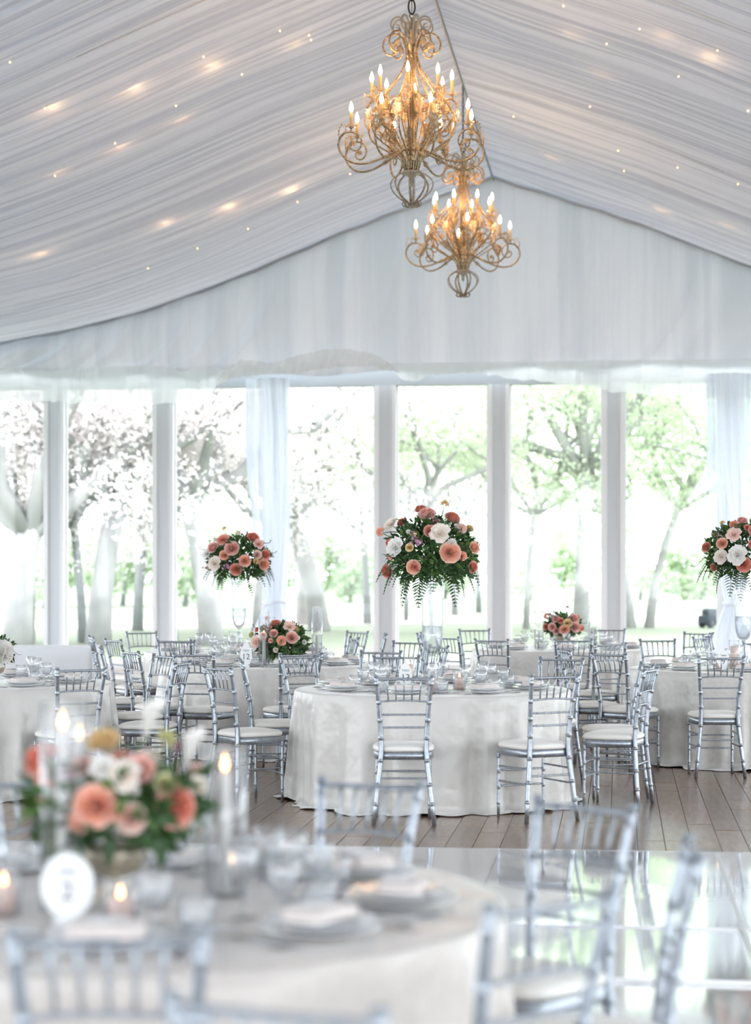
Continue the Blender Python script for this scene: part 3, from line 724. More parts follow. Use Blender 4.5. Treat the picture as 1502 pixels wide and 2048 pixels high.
# ------------------------------------------------------------------ round tables under ivory cloths
def cloth(seed, pool=.06, c0=None, rot=0.0):
    r = random.Random(seed); nf = r.randint(15, 19); ph = [r.uniform(0, 6.28) for _ in range(8)]
    ks = [r.uniform(.4, 1) for _ in range(40)]
    def fold(a):
        a2 = a + .10 * math.sin(3 * a + ph[0]) + .06 * math.sin(7 * a + ph[1])
        return .5 + .5 * math.cos(nf * a2 + ph[2]) * (.55 + .45 * math.sin(2 * a + ph[3])) + .22 * math.sin(5 * a + ph[4]) + .20 * math.cos(31 * a2 + ph[5])
    n = 220; prof = []
    for k in range(6): prof.append((R * k / 5.6, TZ, 0))
    prof += [(R * .97, TZ, 0), (R * .992, TZ - .002, .0), (R, TZ - .012, .01)]
    for k in range(1, 15):
        f = k / 14; prof.append((R + .004 + .035 * f, TZ - .012 - f * .735, f))
    prof += [(R + .06, .014, 1.0), (R + .06 + pool, .006, 1.15)]
    vs = []
    for (rr, z, f) in prof:
        for i in range(n):
            a = 2 * math.pi * i / n; g = fold(a)
            q = rr + (f ** .8) * (.135 * (g - .55)) if f > 0 else rr
            zz = z
            if f > .6: zz += .018 * (f - .6) * math.sin(9 * a + ph[6]) + .01 * (f - .6) * math.sin(23 * a + ph[7])
            zz = max(.004, zz)
            if f > .45 and f < 1: q += .018 * math.sin(14 * z + 4 * a + ph[1]) * (f - .45)
            p = Vector((q * math.cos(a + rot), q * math.sin(a + rot), 0))
            z2 = zz if z < TZ - .3 else z
            if f > 0 and c0 is not None:       # the cloth is pushed in where a chair stands against it
                for cp, fd in ALLCH:
                    dv = c0 + p - cp
                    if abs(dv.x) > .7 or abs(dv.y) > .7: continue
                    ly = dv.dot(fd); lx = abs(dv.x * fd.y - dv.y * fd.x)
                    if -.33 < ly < .235 and lx < .36:
                        wz = 1.0 if z2 < .54 else max(0, (TZ - .02 - z2) / .20); wx = 1 if lx < .225 else (.36 - lx) / .135
                        p += fd * ((.235 - ly) * wz * wx)
            vs.append((p.x, p.y, z2))
    m = len(prof)
    fs = [(j * n + i, j * n + (i + 1) % n, (j + 1) * n + (i + 1) % n, (j + 1) * n + i) for j in range(1, m - 1) for i in range(n)]
    fs.append(tuple(n + i for i in range(n)))
    return MB().add(vs, [f[::-1] for f in fs[:-1]] + [fs[-1]])
ALLCH = [q for v in CH_AT.values() for q in v]
def round_table(key, seed):
    c = TC[key]
    t = thing('round_table', 'round banquet table hidden under the cloth of ' + TN[key], 'table', c, TH, 'round banquet tables')
    mb = MB(); mb.lathe([(.001, .715), (.90, .715), (.915, .722), (.915, .748), (.905, .752), (.001, .752)], 36); mb.build('tabletop', mat('plywood_top', '#8b7458', .6), t)
    for sx in (-1, 1):
        for sy in (-1, 1):
            MB().tube([(sx * .5, sy * .45, .715), (sx * .52, sy * .5, 0.0)], .014, 6).build('leg', mat('black_metal', '#1d1f22', .5, .5), t)
    cl = cloth(seed, .06, c, TH + seed).build('tablecloth', M_CLOTHF if key == 'front' else M_CLOTH)
    cl.location = c
    tag(cl, 'floor-length ivory satin cloth on ' + TN[key], 'tablecloth')
for i, k in enumerate(TAB): round_table(k, i + 3)
# long buffet table under a white cloth by the windows
bc = W(lat(18, 22.1), 22.1)
t = thing('buffet_table', 'long rectangular buffet table under a white cloth by the left windows', 'table', bc, TH + .02)
MB().box(-1.0, .88, -.4, .4, .70, .742).build('tabletop', mat('plywood_top', '#8b7458', .6), t)
for sx in (-.9, .8):
    for sy in (-.3, .3): MB().tube([(sx, sy, .70), (sx, sy, 0)], .016, 6).build('leg', MATS['black_metal'], t)
def rect_cloth(x0, x1, y0, y1, h):
    per = []; n = 60
    for i in range(n): per.append((x0 + (x1 - x0) * i / n, y0, 0, -1))
    for i in range(n // 2): per.append((x1, y0 + (y1 - y0) * i / (n // 2), 1, 0))
    for i in range(n): per.append((x1 - (x1 - x0) * i / n, y1, 0, 1))
    for i in range(n // 2): per.append((x0, y1 - (y1 - y0) * i / (n // 2), -1, 0))
    P_ = len(per); vs = []; K = 8
    for k in range(K):
        f = k / (K - 1); z = h - .01 - f * (h - .02)
        for i, (x, y, nx, ny) in enumerate(per):
            o_ = f * (.012 + .012 * math.sin(i * .55) + .008 * math.sin(i * 1.3 + 1)); vs.append((x + nx * o_, y + ny * o_, z))
    vs2 = [(x * .996, y * .99, h) for x, y, _, _ in per]
    mb = MB(); mb.add(vs, [(k * P_ + (i + 1) % P_, k * P_ + i, (k + 1) * P_ + i, (k + 1) * P_ + (i + 1) % P_) for k in range(K - 1) for i in range(P_)])
    o = len(mb.v); mb.add(vs2, []); mb.f += [(o + i, i, (i + 1) % P_, o + (i + 1) % P_) for i in range(P_)]; mb.s += [True] * P_
    mb.f.append(tuple(o + i for i in range(P_))); mb.s.append(False)
    return mb
cl = rect_cloth(-1.06, .94, -.45, .45, .756).build('tablecloth', mat('white_cotton', '#e9ecf1', .8)); cl.location = bc; cl.rotation_euler = (0, 0, TH + .02)
tag(cl, 'white straight cloth over the long buffet table by the left windows', 'tablecloth')

# ------------------------------------------------------------------ place settings
def M_(name, mb, m): return mb.mesh(name, m)
me_plate = M_('plate', MB().lathe([(.001, .004), (.085, .004), (.092, .008), (.140, .018), (.143, .021), (.139, .021), (.092, .013), (.085, .009), (.001, .009)], 28), M_CHINA)
me_plate2 = M_('dinner_plate', MB().lathe([(.001, .003), (.075, .003), (.083, .007), (.122, .019), (.125, .022), (.121, .022), (.083, .012), (.001, .009)], 28), M_CHINA)
me_bread = M_('bread_plate', MB().lathe([(.001, .003), (.05, .003), (.055, .006), (.080, .013), (.082, .015), (.079, .015), (.054, .009), (.001, .008)], 20), M_CHINA)
mb = MB()
for k, (hx, hy, z) in enumerate(((.085, .060, 0), (.083, .058, .008), (.080, .056, .016))):
    mb.grid(lambda u, v, hx=hx, hy=hy, z=z: (lambda a: ((math.copysign(abs(math.cos(a)) ** .35, math.cos(a)) * hx * (1, 1.02, .98, .5, .01)[int(round(v * 4))]), (math.copysign(abs(math.sin(a)) ** .35, math.sin(a)) * hy * (1, 1.02, .98, .5, .01)[int(round(v * 4))]), z + (0, .004, .008, .0105, .011)[int(round(v * 4))] + .002 * math.sin(a * 3)))(2 * math.pi * u), 28, 5, True)
me_napkin = M_('napkin', mb, M_NAPKIN)
me_menu = M_('menu_card', MB().bev(-.045, .045, -.03, .03, 0, .0015, .0005), M_CARD)
mb = MB(); mb.tube([(0, -.10, .006), (0, -.02, .010), (0, .045, .006)], [.0042, .0028, .004], 6, flat=.45)
mb.tube([(0, .045, .006), (0, .058, .004), (0, .068, .005)], [.004, .011, .010], 6, flat=.22)
for k in (-3, -1, 1, 3): mb.tube([(k * .0028, .066, .005), (k * .0028, .085, .006), (k * .0026, .100, .010)], .0013, 4)
me_fork = M_('fork', mb, M_STEEL)
mb = MB(); mb.tube([(0, -.115, .005), (0, -.03, .006), (0, 0, .005)], [.0055, .0045, .004], 6, flat=.5); mb.tube([(0, 0, .005), (.001, .05, .004), (.002, .105, .004), (.001, .118, .004)], [.006, .009, .008, .002], 6, flat=.16)
me_knife = M_('knife', mb, M_STEEL)
mb = MB(); mb.tube([(0, -.10, .006), (0, -.02, .010), (0, .045, .006), (0, .055, .005)], [.0042, .0028, .003, .006], 6, flat=.45)
mb.grid(lambda u, v: (.018 * math.cos(2 * math.pi * u) * (.02 + .98 * v), .076 + .026 * math.sin(2 * math.pi * u) * (.02 + .98 * v), .003 + .006 * v * v), 14, 4, True)
me_spoon = M_('spoon', mb, M_STEEL)
# wine glass, water goblet, stemless tumbler
FOOT = [(.001, .001), (.033, .001), (.034, .003), (.012, .006), (.005, .014)]
me_wg_bowl = M_('wine_bowl', MB().lathe([(.004, .082), (.016, .090), (.030, .105), (.038, .125), (.0385, .145), (.034, .180), (.0333, .180), (.0375, .145), (.037, .126), (.029, .107), (.001, .090)], 20), M_GLASS)
me_wg_stem = M_('wine_stem', MB().lathe(FOOT + [(.0042, .03), (.004, .07), (.006, .084)], 14), M_CUT)
me_gb_bowl = M_('goblet_bowl', MB().lathe([(.005, .050), (.020, .056), (.034, .072), (.040, .095), (.0395, .118), (.036, .142), (.0353, .142), (.0388, .118), (.039, .096), (.032, .073), (.001, .058)], 20), M_GLASS)
me_gb_water = M_('goblet_water', MB().lathe([(.001, .058), (.020, .060), (.0325, .074), (.0378, .095), (.0378, .108), (.001, .108)], 20), M_WATER)
me_gb_stem = M_('goblet_stem', MB().lathe(FOOT + [(.0065, .02), (.010, .027), (.006, .034), (.0055, .042), (.010, .052)], 14), M_CUT)
me_tb = M_('tumbler_wall', MB().lathe([(.001, .002), (.022, .002), (.034, .014), (.041, .040), (.040, .065), (.037, .095), (.0362, .095), (.0392, .065), (.0398, .042), (.032, .018), (.001, .012)], 20), M_GLASS)
me_tb_w = M_('tumbler_water', MB().lathe([(.001, .012), (.031, .018), (.039, .041), (.0388, .058), (.001, .058)], 18), M_WATER)
PARTS = {'wine_glass': (('bowl', me_wg_bowl), ('stem', me_wg_stem)), 'water_goblet': (('bowl', me_gb_bowl), ('stem', me_gb_stem), ('water', me_gb_water)), 'stemless_glass': (('bowl', me_tb), ('water', me_tb_w))}
DIRS = {-90: 'near', -45: 'near right', 0: 'right', 45: 'far right', 90: 'far', 135: 'far left', 180: 'left', -135: 'near left'}
TOPZ = TZ + .0015
R2 = random.Random(5)
def single(nm, me, loc, rz, label, cat, group):
    o = link(nm, me); o.location = loc; o.rotation_euler = (0, 0, rz); tag(o, label, cat, group); return o
OCC = [(PD(x, 1300, D_), r_) for x, D_, r_ in ((125, 4.95, .06), (160, 5.3, .06), (450, 5.15, .06), (528, 17.55, .06), (541, 18.1, .05), (634, 17.9, .06), (1185, 21.4, .06), (1078, 21.2, .06), (241, 4.72, .05), (8, 4.85, .05), (462, 5.35, .045), (210, 5.45, .045), (818, 14.5, .05), (919, 13.95, .05), (866, 13.75, .05), (466, 20.3, .05), (1468, 16.9, .05), (1436, 16.7, .05), (1486, 16.7, .05), (492, 17.2, .06), (811, 13.95, .06), (135, 4.72, .07), (1131, 20.75, .05), (1447, 16.55, .05), (563, 17.7, .22), (-14, 14.7, .16), (228, 5.08, .17))]
def multi(nm, loc, rz, label, group):
    for q, r_ in OCC:
        if math.hypot(q.x - loc.x, q.y - loc.y) < r_ + .045: return None
    t = thing(nm, label, 'glass', loc, rz, group)
    for pn, me in PARTS[nm]: link(pn, me, t)
    return t
def setting(key, ang, phrase, full=True):
    c = TC[key]; a = math.radians(ang) + TH
    er = Vector((math.cos(a), math.sin(a), 0)); rt = Vector((er.y * -1 * -1 * -1, er.x, 0))   # sitter faces -er; rt is on the sitter's right
    rt = Vector((-er.y, er.x, 0))
    def at(r_, t_, z=TOPZ): p = c + er * r_ + rt * t_; return Vector((p.x, p.y, z))
    rz = a + math.pi / 2; w_ = 'at the ' + phrase + ' place of ' + TN[key]; j = lambda s=.01: R2.uniform(-s, s)
    p0 = (.70 + j(), j())
    single('charger_plate', me_plate, at(*p0), 0, 'charger plate ' + w_, 'plate', 'white plates at the place settings')
    single('dinner_plate', me_plate2, at(*p0, TOPZ + .0165), 0, 'white dinner plate on the charger ' + w_, 'plate', 'white plates at the place settings')
    single('napkin', me_napkin, at(p0[0] + .005, p0[1], TOPZ + .0375), rz + j(.2), 'taupe napkin ' + w_, 'napkin', 'folded napkins on the plates')
    single('menu_card', me_menu, at(p0[0] - .01, p0[1], TOPZ + .0665), rz + j(.15), 'menu card ' + w_, 'card', 'menu cards on the napkins')
    multi('water_goblet', at(.47 + j(), .10 + j()), R2.uniform(0, 6), 'footed water goblet ' + w_, 'water goblets on the tables')
    multi('wine_glass', at(.41 + j(), .02 + j()), 0, 'empty stemmed wine glass ' + w_, 'wine glasses on the tables')
    multi('stemless_glass', at(.50 + j(), .19 + j(.006)), 0, 'stemless tumbler of water ' + w_, 'stemless tumblers on the tables')
    if full:
        single('bread_plate', me_bread, at(.515 + j(.005), -.235 + j(.005)), 0, 'small white bread plate ' + w_, 'plate', 'white plates at the place settings')
        single('fork', me_fork, at(.70, -.165), rz - math.pi + j(.05), 'outer steel fork ' + w_, 'fork', 'forks beside the plates')
        single('fork', me_fork, at(.70, -.192), rz - math.pi + j(.05), 'inner steel fork ' + w_, 'fork', 'forks beside the plates')
        single('knife', me_knife, at(.70, .165), rz - math.pi + j(.05), 'steel dinner knife ' + w_, 'knife', 'knives beside the plates')
        single('spoon', me_spoon, at(.70, .195), rz - math.pi + j(.05), 'steel soup spoon ' + w_, 'spoon', 'spoons beside the plates')
        single('knife', me_knife, at(.515, -.235, TOPZ + .0155), rz + .9, 'butter knife ' + w_, 'knife', 'knives beside the plates')
for key, ph in (('centre', -16), ('right', -8), ('mid_left', 12), ('edge', -10), ('far_left', 5), ('far', -4)):
    for k, nm in DIRS.items():
        if key == 'edge' and nm in ('left', 'far left', 'near left'): continue
        if key == 'right' and nm in ('right', 'far right', 'near right') and k + ph > -35: continue
        setting(key, k + ph, nm, key in ('centre', 'right', 'mid_left', 'edge'))
for ang, nm in ((-86, 'near'), (-44, 'near right'), (-6, 'right'), (32, 'far right'), (66, 'far'), (108, 'far left'), (150, 'left'), (200, 'outer left')): setting('front', ang, nm)
# ------------------------------------------------------------------ flowers
PET = {'coral': '#ea9680', 'terracotta': '#e09078', 'peach': '#fabfa5', 'pink': '#f3c0b5', 'cream': '#f7ebdf', 'pale': '#f6d5c8', 'yellow': '#f3d9a4', 'lilac': '#c995b4', 'white': '#f4f1ec', 'mauve': '#b06a80', 'lime': '#d8d7a0'}
def petmat(c):
    if 'petal_' + c in MATS: return MATS['petal_' + c]
    m = mat('petal_' + c, PET[c], .65, trans=.22, sheen=.2); nt = m.node_tree; N = nt.nodes.new; K = nt.links.new
    tc = N('ShaderNodeTexCoord'); sx = N('ShaderNodeVectorMath'); sx.operation = 'MULTIPLY'; sx.inputs[1].default_value = (1, 1, .25); K(tc.outputs['Object'], sx.inputs[0])
    ln = N('ShaderNodeVectorMath'); ln.operation = 'LENGTH'; K(sx.outputs[0], ln.inputs[0])
    r = N('ShaderNodeValToRGB'); base = S(PET[c]); deep = tuple(v ** 1.15 * .93 for v in base[:3]) + (1,); pale = tuple(min(1, v * .75 + .25) for v in base[:3]) + (1,)  # deeper heart: the petal's own tone, plus painted shade between the folds
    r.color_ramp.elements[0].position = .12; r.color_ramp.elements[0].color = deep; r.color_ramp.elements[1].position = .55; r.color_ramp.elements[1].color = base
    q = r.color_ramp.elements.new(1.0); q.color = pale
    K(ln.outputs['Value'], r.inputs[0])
    for n in nt.nodes:
        if n.type == 'BSDF_PRINCIPLED': K(r.outputs[0], n.inputs['Base Color'])
        if n.type == 'BSDF_TRANSLUCENT': K(r.outputs[0], n.inputs[0])
    return m
M_LEAF = mat('dark_leaf', '#2f4f2a', .45, trans=.18, noise=(11, '#47693a', .35, .7)); M_LEAF2 = mat('mid_leaf', '#5c7d3c', .5, trans=.25); M_STEM = mat('flower_stem', '#5d7a42', .6)
_fl = {}
def rose_mesh(c):
    if ('rose', c) in _fl: return _fl['rose', c]
    g = random.Random(3); mb = MB()
    for (cnt, r0, h, lip, wd) in ((2, .12, 1.05, .0, 1.7), (3, .22, 1.10, .03, 1.3), (3, .33, 1.10, .07, 1.15), (4, .46, 1.04, .10, .98), (4, .60, .94, .13, .92), (5, .74, .78, .17, .82), (5, .88, .58, .22, .76)):
        o0 = g.uniform(0, 6)
        for k in range(cnt):
            a0 = o0 + 2 * math.pi * k / cnt + g.uniform(-.1, .1); hh = h * g.uniform(.92, 1.08)
            def fn(u, v, a0=a0, r0=r0, hh=hh, lip=lip, wd=wd):
                x = (u - .5) * 2; wv = wd * (.35 + .65 * math.sin(math.pi * (.12 + .62 * v)))
                a = a0 + x * wv; e = 1 - .18 * x * x
                r_ = r0 * (.25 + .75 * math.sin(min(1, v * 1.15) * math.pi / 2)) + lip * max(0, v - .6) * 2.0 + .03 * math.sin(x * 5)
                z = (hh * (v ** .85) * e) - lip * .45 * max(0, v - .75) * 3
                return (r_ * math.cos(a), r_ * math.sin(a), z - .45)
            mb.grid(fn, 6, 5)
    sphere(mb, Vector((0, 0, .30)), .11, 8, 6, 2.6)
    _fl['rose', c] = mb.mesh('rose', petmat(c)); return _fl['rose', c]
def carn_mesh(c):
    if ('carn', c) in _fl: return _fl['carn', c]
    g = random.Random(8); mb = MB()
    for k in range(34):
        f = (k + .5) / 34; th = 2.4 * k; el = math.acos(1 - f * 1.05)
        d = Vector((math.sin(el) * math.cos(th), math.sin(el) * math.sin(th), math.cos(el))); t1 = d.orthogonal().normalized(); t2 = d.cross(t1); ph = g.uniform(0, 3)
        t1, t2 = t1 * math.cos(ph) + t2 * math.sin(ph), t2 * math.cos(ph) - t1 * math.sin(ph)
        def fn(u, v, d=d, t1=t1, t2=t2):
            x = (u - .5) * .62 * (.3 + .9 * v); return d * (.35 + .55 * v) + t1 * x + t2 * (.09 * math.sin(u * 19) * v)
        mb.grid(fn, 7, 3)
    _fl['carn', c] = mb.mesh('carnation', petmat(c)); return _fl['carn', c]
def peony_mesh(c):
    if ('peo', c) in _fl: return _fl['peo', c]
    g = random.Random(12); mb = MB()
    for (cnt, el, ln) in ((6, 1.45, 1.05), (7, 1.1, .95), (7, .7, .75), (4, .3, .55)):
        for k in range(cnt):
            a = 2 * math.pi * k / cnt + g.uniform(-.2, .2) + el; e = el + g.uniform(-.15, .15); l2 = ln * g.uniform(.85, 1.1)
            def fn(u, v, a=a, e=e, l2=l2):
                x = (u - .5) * .95 * math.sin(math.pi * (.15 + .6 * v)); r_ = l2 * v * math.sin(e * (.75 + .25 * v)) ; z = l2 * v * math.cos(e * (.6 + .3 * v)) - .1 + .12 * x * x
                return (r_ * math.cos(a) - x * math.sin(a), r_ * math.sin(a) + x * math.cos(a), z)
            mb.grid(fn, 5, 5)
    _fl['peo', c] = mb.mesh('peony', petmat(c)); return _fl['peo', c]
def clus_mesh(c):
    if ('clu', c) in _fl: return _fl['clu', c]
    g = random.Random(4); mb = MB()
    for k in range(22):
        p = Vector((g.gauss(0, .4), g.gauss(0, .4), g.uniform(-.7, .9))); n_ = (p + Vector((0, 0, .3))).normalized(); t1 = n_.orthogonal().normalized(); t2 = n_.cross(t1)
        for q in range(5):
            a = 2 * math.pi * q / 5; d = t1 * math.cos(a) + t2 * math.sin(a); s_ = t1 * -math.sin(a) + t2 * math.cos(a)
            mb.add([p, p + d * .12 + s_ * .07 + n_ * .03, p + d * .22 + n_ * .05, p + d * .12 - s_ * .07 + n_ * .03], [(0, 1, 2, 3)])
    _fl['clu', c] = mb.mesh('blossom_cluster', petmat(c)); return _fl['clu', c]
def calla_mesh(c):
    if ('cal', c) in _fl: return _fl['cal', c]
    mb = MB()
    def fn(u, v):
        a = 2 * math.pi * u; r_ = .12 + .55 * v ** 1.6; tip = .9 * v * v * max(0, math.cos(a)) ** 2
        return (r_ * math.cos(a) + tip * .35, r_ * math.sin(a) * .8, -1 + 2 * v + tip * .5)
    mb.grid(fn, 16, 7, True)
    _fl['cal', c] = mb.mesh('calla_lily', petmat(c)); return _fl['cal', c]
def leaf_into(mb, p, d, n_, ln, wd):
    d = d.normalized(); s_ = d.cross(n_); s_ = s_.normalized() if s_.length > 1e-5 else d.orthogonal().normalized(); n2 = s_.cross(d)
    a = p + d * ln * .35 + n2 * ln * .06; b = p + d * ln * .7 + n2 * ln * .03; e = p + d * ln - n2 * ln * .12
    mb.add([p, a + s_ * wd - n2 * wd * .3, a, a - s_ * wd - n2 * wd * .3, b + s_ * wd * .75 - n2 * wd * .2, b, b - s_ * wd * .75 - n2 * wd * .2, e],
           [(0, 1, 2), (0, 2, 3), (1, 4, 5, 2), (2, 5, 6, 3), (4, 7, 5), (5, 7, 6)])
mb = MB()
for k in range(15):
    f = k / 14; y = f; z = -.55 * f * f; l_ = .26 * math.sin(math.pi * (.16 + .80 * f)) + .02
    p = Vector((0, y, z))
    for s_ in (-1, 1): leaf_into(mb, p, Vector((s_, .45, -.25 * f)), Vector((0, 0, 1)), l_, .028)
mb.tube([(0, i / 8, -.55 * (i / 8) ** 2) for i in range(9)], .008, 4)
me_fern = mb.mesh('fern_frond', M_LEAF)
mb = MB(); mb.tube([(0, i / 6, .12 * math.sin(i)) for i in range(7)], .012, 4)
for k in range(6):
    for s_ in (-1, 1): leaf_into(mb, Vector((0, .15 + k * .15, .12 * math.sin(.9 + k))), Vector((s_, .6, .15)), Vector((0, 0, 1)), .22, .06)
me_sprig = mb.mesh('leaf_sprig', mat('olive_leaf', '#3f6238', .5, trans=.2))
def orient(d):
    return d.to_track_quat('Z', 'Y').to_euler()
def bouquet(label, loc, s_, cx, cy, rx, rz_, flowers, seed, leafn=520, ferns=26, leafsize=.045, zc=0, low=-.8, ry=None, sprigs=9, hang=.75, back=8, high=1.0):
    """loc: base point of the arrangement; flowers are given in photo pixels about (cx, cy)"""
    g = random.Random(seed); t = thing('flower_arrangement', label, 'flowers', loc, TH)
    ry = ry or rx * .92; ctr = Vector((0, 0, zc))
    for (kind, px, py, rp, col) in flowers:
        x = (px - cx) / s_; z = (cy - py) / s_; r_ = rp / s_
        q = 1 - (x / rx) ** 2 - (z / rz_) ** 2; y = -ry * math.sqrt(q) if q > .02 else -ry * .12 * g.uniform(-1, 1)
        p = ctr + Vector((x, y * 1.04, z)); d = Vector((x / rx * .6, min(-.45, y / ry), z / rz_ * .5 + .15)).normalized()
        me = {'r': rose_mesh, 'c': carn_mesh, 'p': peony_mesh, 'l': clus_mesh, 'y': calla_mesh}[kind](col)
        if kind == 'y': d = Vector((.25 * (1 if x > 0 else -.2), -.15, 1)).normalized()
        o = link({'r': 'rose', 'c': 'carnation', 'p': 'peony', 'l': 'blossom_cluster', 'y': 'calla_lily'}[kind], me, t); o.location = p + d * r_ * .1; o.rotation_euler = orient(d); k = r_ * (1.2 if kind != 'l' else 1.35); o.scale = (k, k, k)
        tag(o, {'coral': 'coral', 'terracotta': 'terracotta', 'peach': 'peach', 'pink': 'dusty pink', 'cream': 'cream', 'pale': 'pale blush', 'yellow': 'soft yellow', 'lilac': 'lilac', 'white': 'white', 'mauve': 'mauve', 'lime': 'pale lime'}[col] + ' ' + {'r': 'rose', 'c': 'carnation', 'p': 'peony', 'l': 'blossom cluster', 'y': 'calla lily'}[kind])
        st = MB(); c0 = Vector((0, 0, max(.0, zc - rz_ * .3))); st.tube([c0, c0.lerp(p, .6) + Vector((0, 0, .01)), p - d * r_ * .3], .0028, 4); st.build('stem', M_STEM, t)
    cols = ['coral', 'peach', 'cream', 'pink']
    for k in range(back):
        a = g.uniform(.3, 2.8); el = g.uniform(-.3, 1.1); d = Vector((math.cos(a) * math.cos(el), math.sin(a) * math.cos(el), math.sin(el))); p = ctr + Vector((d.x * rx, d.y * ry, d.z * rz_)) * .93
        r_ = rx * g.uniform(.12, .16); o = link('rose', rose_mesh(cols[k % 4]), t); o.location = p; o.rotation_euler = orient(d); o.scale = (r_,) * 3
    mb = MB()
    for k in range(leafn):
        a = g.uniform(0, 6.283); sn = g.uniform(low, high); cs = math.sqrt(max(0, 1 - sn * sn)); q = g.uniform(.35, 1.0) ** .6
        d = Vector((math.cos(a) * cs, math.sin(a) * cs, sn)); p = ctr + Vector((d.x * rx, d.y * ry, d.z * rz_)) * q * .9
        dd = (d + Vector((g.gauss(0, .5), g.gauss(0, .5), g.gauss(0, .5)))).normalized(); leaf_into(mb, p, dd, d, leafsize * g.uniform(.7, 1.5) * (1.1 if q > .8 else 1), leafsize * g.uniform(.18, .3))
    o = mb.build('foliage', M_LEAF, t); tag(o, kind='stuff')
    mb = MB()
    for k in range(leafn // 5):
        a = g.uniform(0, 6.283); sn = g.uniform(low, high); cs = math.sqrt(max(0, 1 - sn * sn)); d = Vector((math.cos(a) * cs, math.sin(a) * cs, sn)); p = ctr + Vector((d.x * rx, d.y * ry, d.z * rz_)) * g.uniform(.7, .88)
        leaf_into(mb, p, (d + Vector((g.gauss(0, .5), g.gauss(0, .5), g.gauss(0, .5)))), d, leafsize * g.uniform(.8, 1.4), leafsize * g.uniform(.3, .42))
    o = mb.build('light_foliage', M_LEAF2, t); tag(o, kind='stuff')
    for k in range(ferns):
        a = 2 * math.pi * (k + g.random()) / ferns; sn = g.uniform(-.8, .15) if k % 3 else g.uniform(.2, .9); cs = math.sqrt(1 - sn * sn)
        d = Vector((math.cos(a) * cs, math.sin(a) * cs, sn)); p = ctr + Vector((d.x * rx, d.y * ry, d.z * rz_)) * .55
        o = link('fern_frond', me_fern, t); o.location = p; L_ = rx * (g.uniform(.62, .9) if sn < .2 else g.uniform(.45, .6)) * hang / .82
        dd = Vector((d.x, d.y, d.z * .5 - (.35 if sn < .2 else -.3))).normalized(); o.rotation_euler = dd.to_track_quat('Y', 'Z').to_euler(); o.scale = (L_, L_, L_)
    for k in range(sprigs):
        a = 2 * math.pi * (k + g.random() * .7) / sprigs; d = Vector((math.cos(a), math.sin(a), g.uniform(-.5, .8))).normalized(); p = ctr + Vector((d.x * rx, d.y * ry, d.z * rz_)) * .8
        o = link('leaf_sprig', me_sprig, t); o.location = p; L_ = rx * g.uniform(.35, .55); o.rotation_euler = d.to_track_quat('Y', 'Z').to_euler(); o.scale = (L_,) * 3
    return t
def fl(lst, ox, oy, sc_): return [(k, ox + x / sc_, oy + y / sc_, r_ / sc_, c) for (k, x, y, r_, c) in lst]
def tall_vase(key, label):
    t = thing('glass_vase', label, 'vase', TC[key] + Vector((0, 0, TOPZ)), TH)
    MB().lathe([(.078, .742), (.082, .744), (.084, .74), (.078, .60), (.075, .45), (.072, .36), (.066, .30), (.050, .255), (.028, .235), (.012, .228), (.001, .228)], 32).lathe([(.001, .240), (.022, .243), (.045, .262), (.061, .305), (.068, .36), (.071, .45), (.074, .60), (.078, .742)], 32).build('glass_body', M_VASE, t)
    MB().lathe([(.012, .228), (.026, .220), (.029, .208), (.020, .200), (.024, .192), (.030, .170), (.036, .135), (.034, .100), (.022, .070), (.018, .058), (.030, .046), (.055, .028), (.078, .014), (.082, .006), (.080, .001), (.001, .001)], 28).build('glass_foot', M_CUT, t)
    MB().lathe([(.001, .243), (.021, .246), (.044, .265), (.059, .307), (.066, .36), (.0685, .43), (.001, .43)], 28).build('water', M_WATER, t)
    return t
tall_vase('centre', 'tall clear footed glass vase in the middle of the centre table')
tall_vase('far_left', 'tall clear footed glass vase on the far left table by the tied drape')
tall_vase('right', 'tall clear footed glass vase on the right table near the picture edge')
RIM = TOPZ + .742
def tb(key, flowers, label, cy, seed, rx=.335, rzz=.27, **kw):
    px, D = TAB[key]; s_ = F / D; zr = H - (cy - HOR) / s_; c = TC[key]
    bouquet(label, c + Vector((0, 0, RIM - .03)), s_, px + kw.pop('dx', 0), cy, rx, rzz, flowers, seed, zc=zr - RIM + .03, **kw)
B2 = [('r', 870, 235, 65, 'terracotta'), ('r', 620, 200, 75, 'pink'), ('r', 560, 145, 50, 'terracotta'), ('r', 375, 275, 46, 'coral'), ('r', 645, 370, 56, 'terracotta'), ('p', 735, 400, 85, 'cream'), ('p', 270, 300, 66, 'cream'), ('c', 165, 375, 46, 'peach'), ('p', 310, 530, 80, 'white'), ('r', 440, 530, 36, 'yellow'), ('l', 500, 470, 62, 'lilac'), ('l', 480, 395, 36, 'pink'), ('r', 835, 580, 88, 'peach'), ('c', 850, 490, 46, 'white'), ('c', 955, 615, 45, 'peach'), ('c', 950, 350, 52, 'pale'), ('r', 480, 722, 60, 'peach'), ('r', 1065, 722, 52, 'coral'), ('r', 225, 765, 60, 'coral'), ('r', 1080, 530, 52, 'peach'), ('c', 795, 102, 44, 'yellow'), ('r', 240, 480, 34, 'coral'), ('r', 1050, 335, 36, 'yellow'), ('l', 1160, 490, 28, 'mauve'), ('l', 700, 270, 38, 'mauve'), ('r', 255, 620, 26, 'peach'), ('c', 430, 375, 22, 'white'), ('c', 900, 320, 26, 'white')]
tb('centre', fl(B2, 730, 990, 5.007), 'tall bouquet of coral, peach and cream roses with hanging ferns on the centre vase', 1106, 31, leafn=1500, ferns=34)
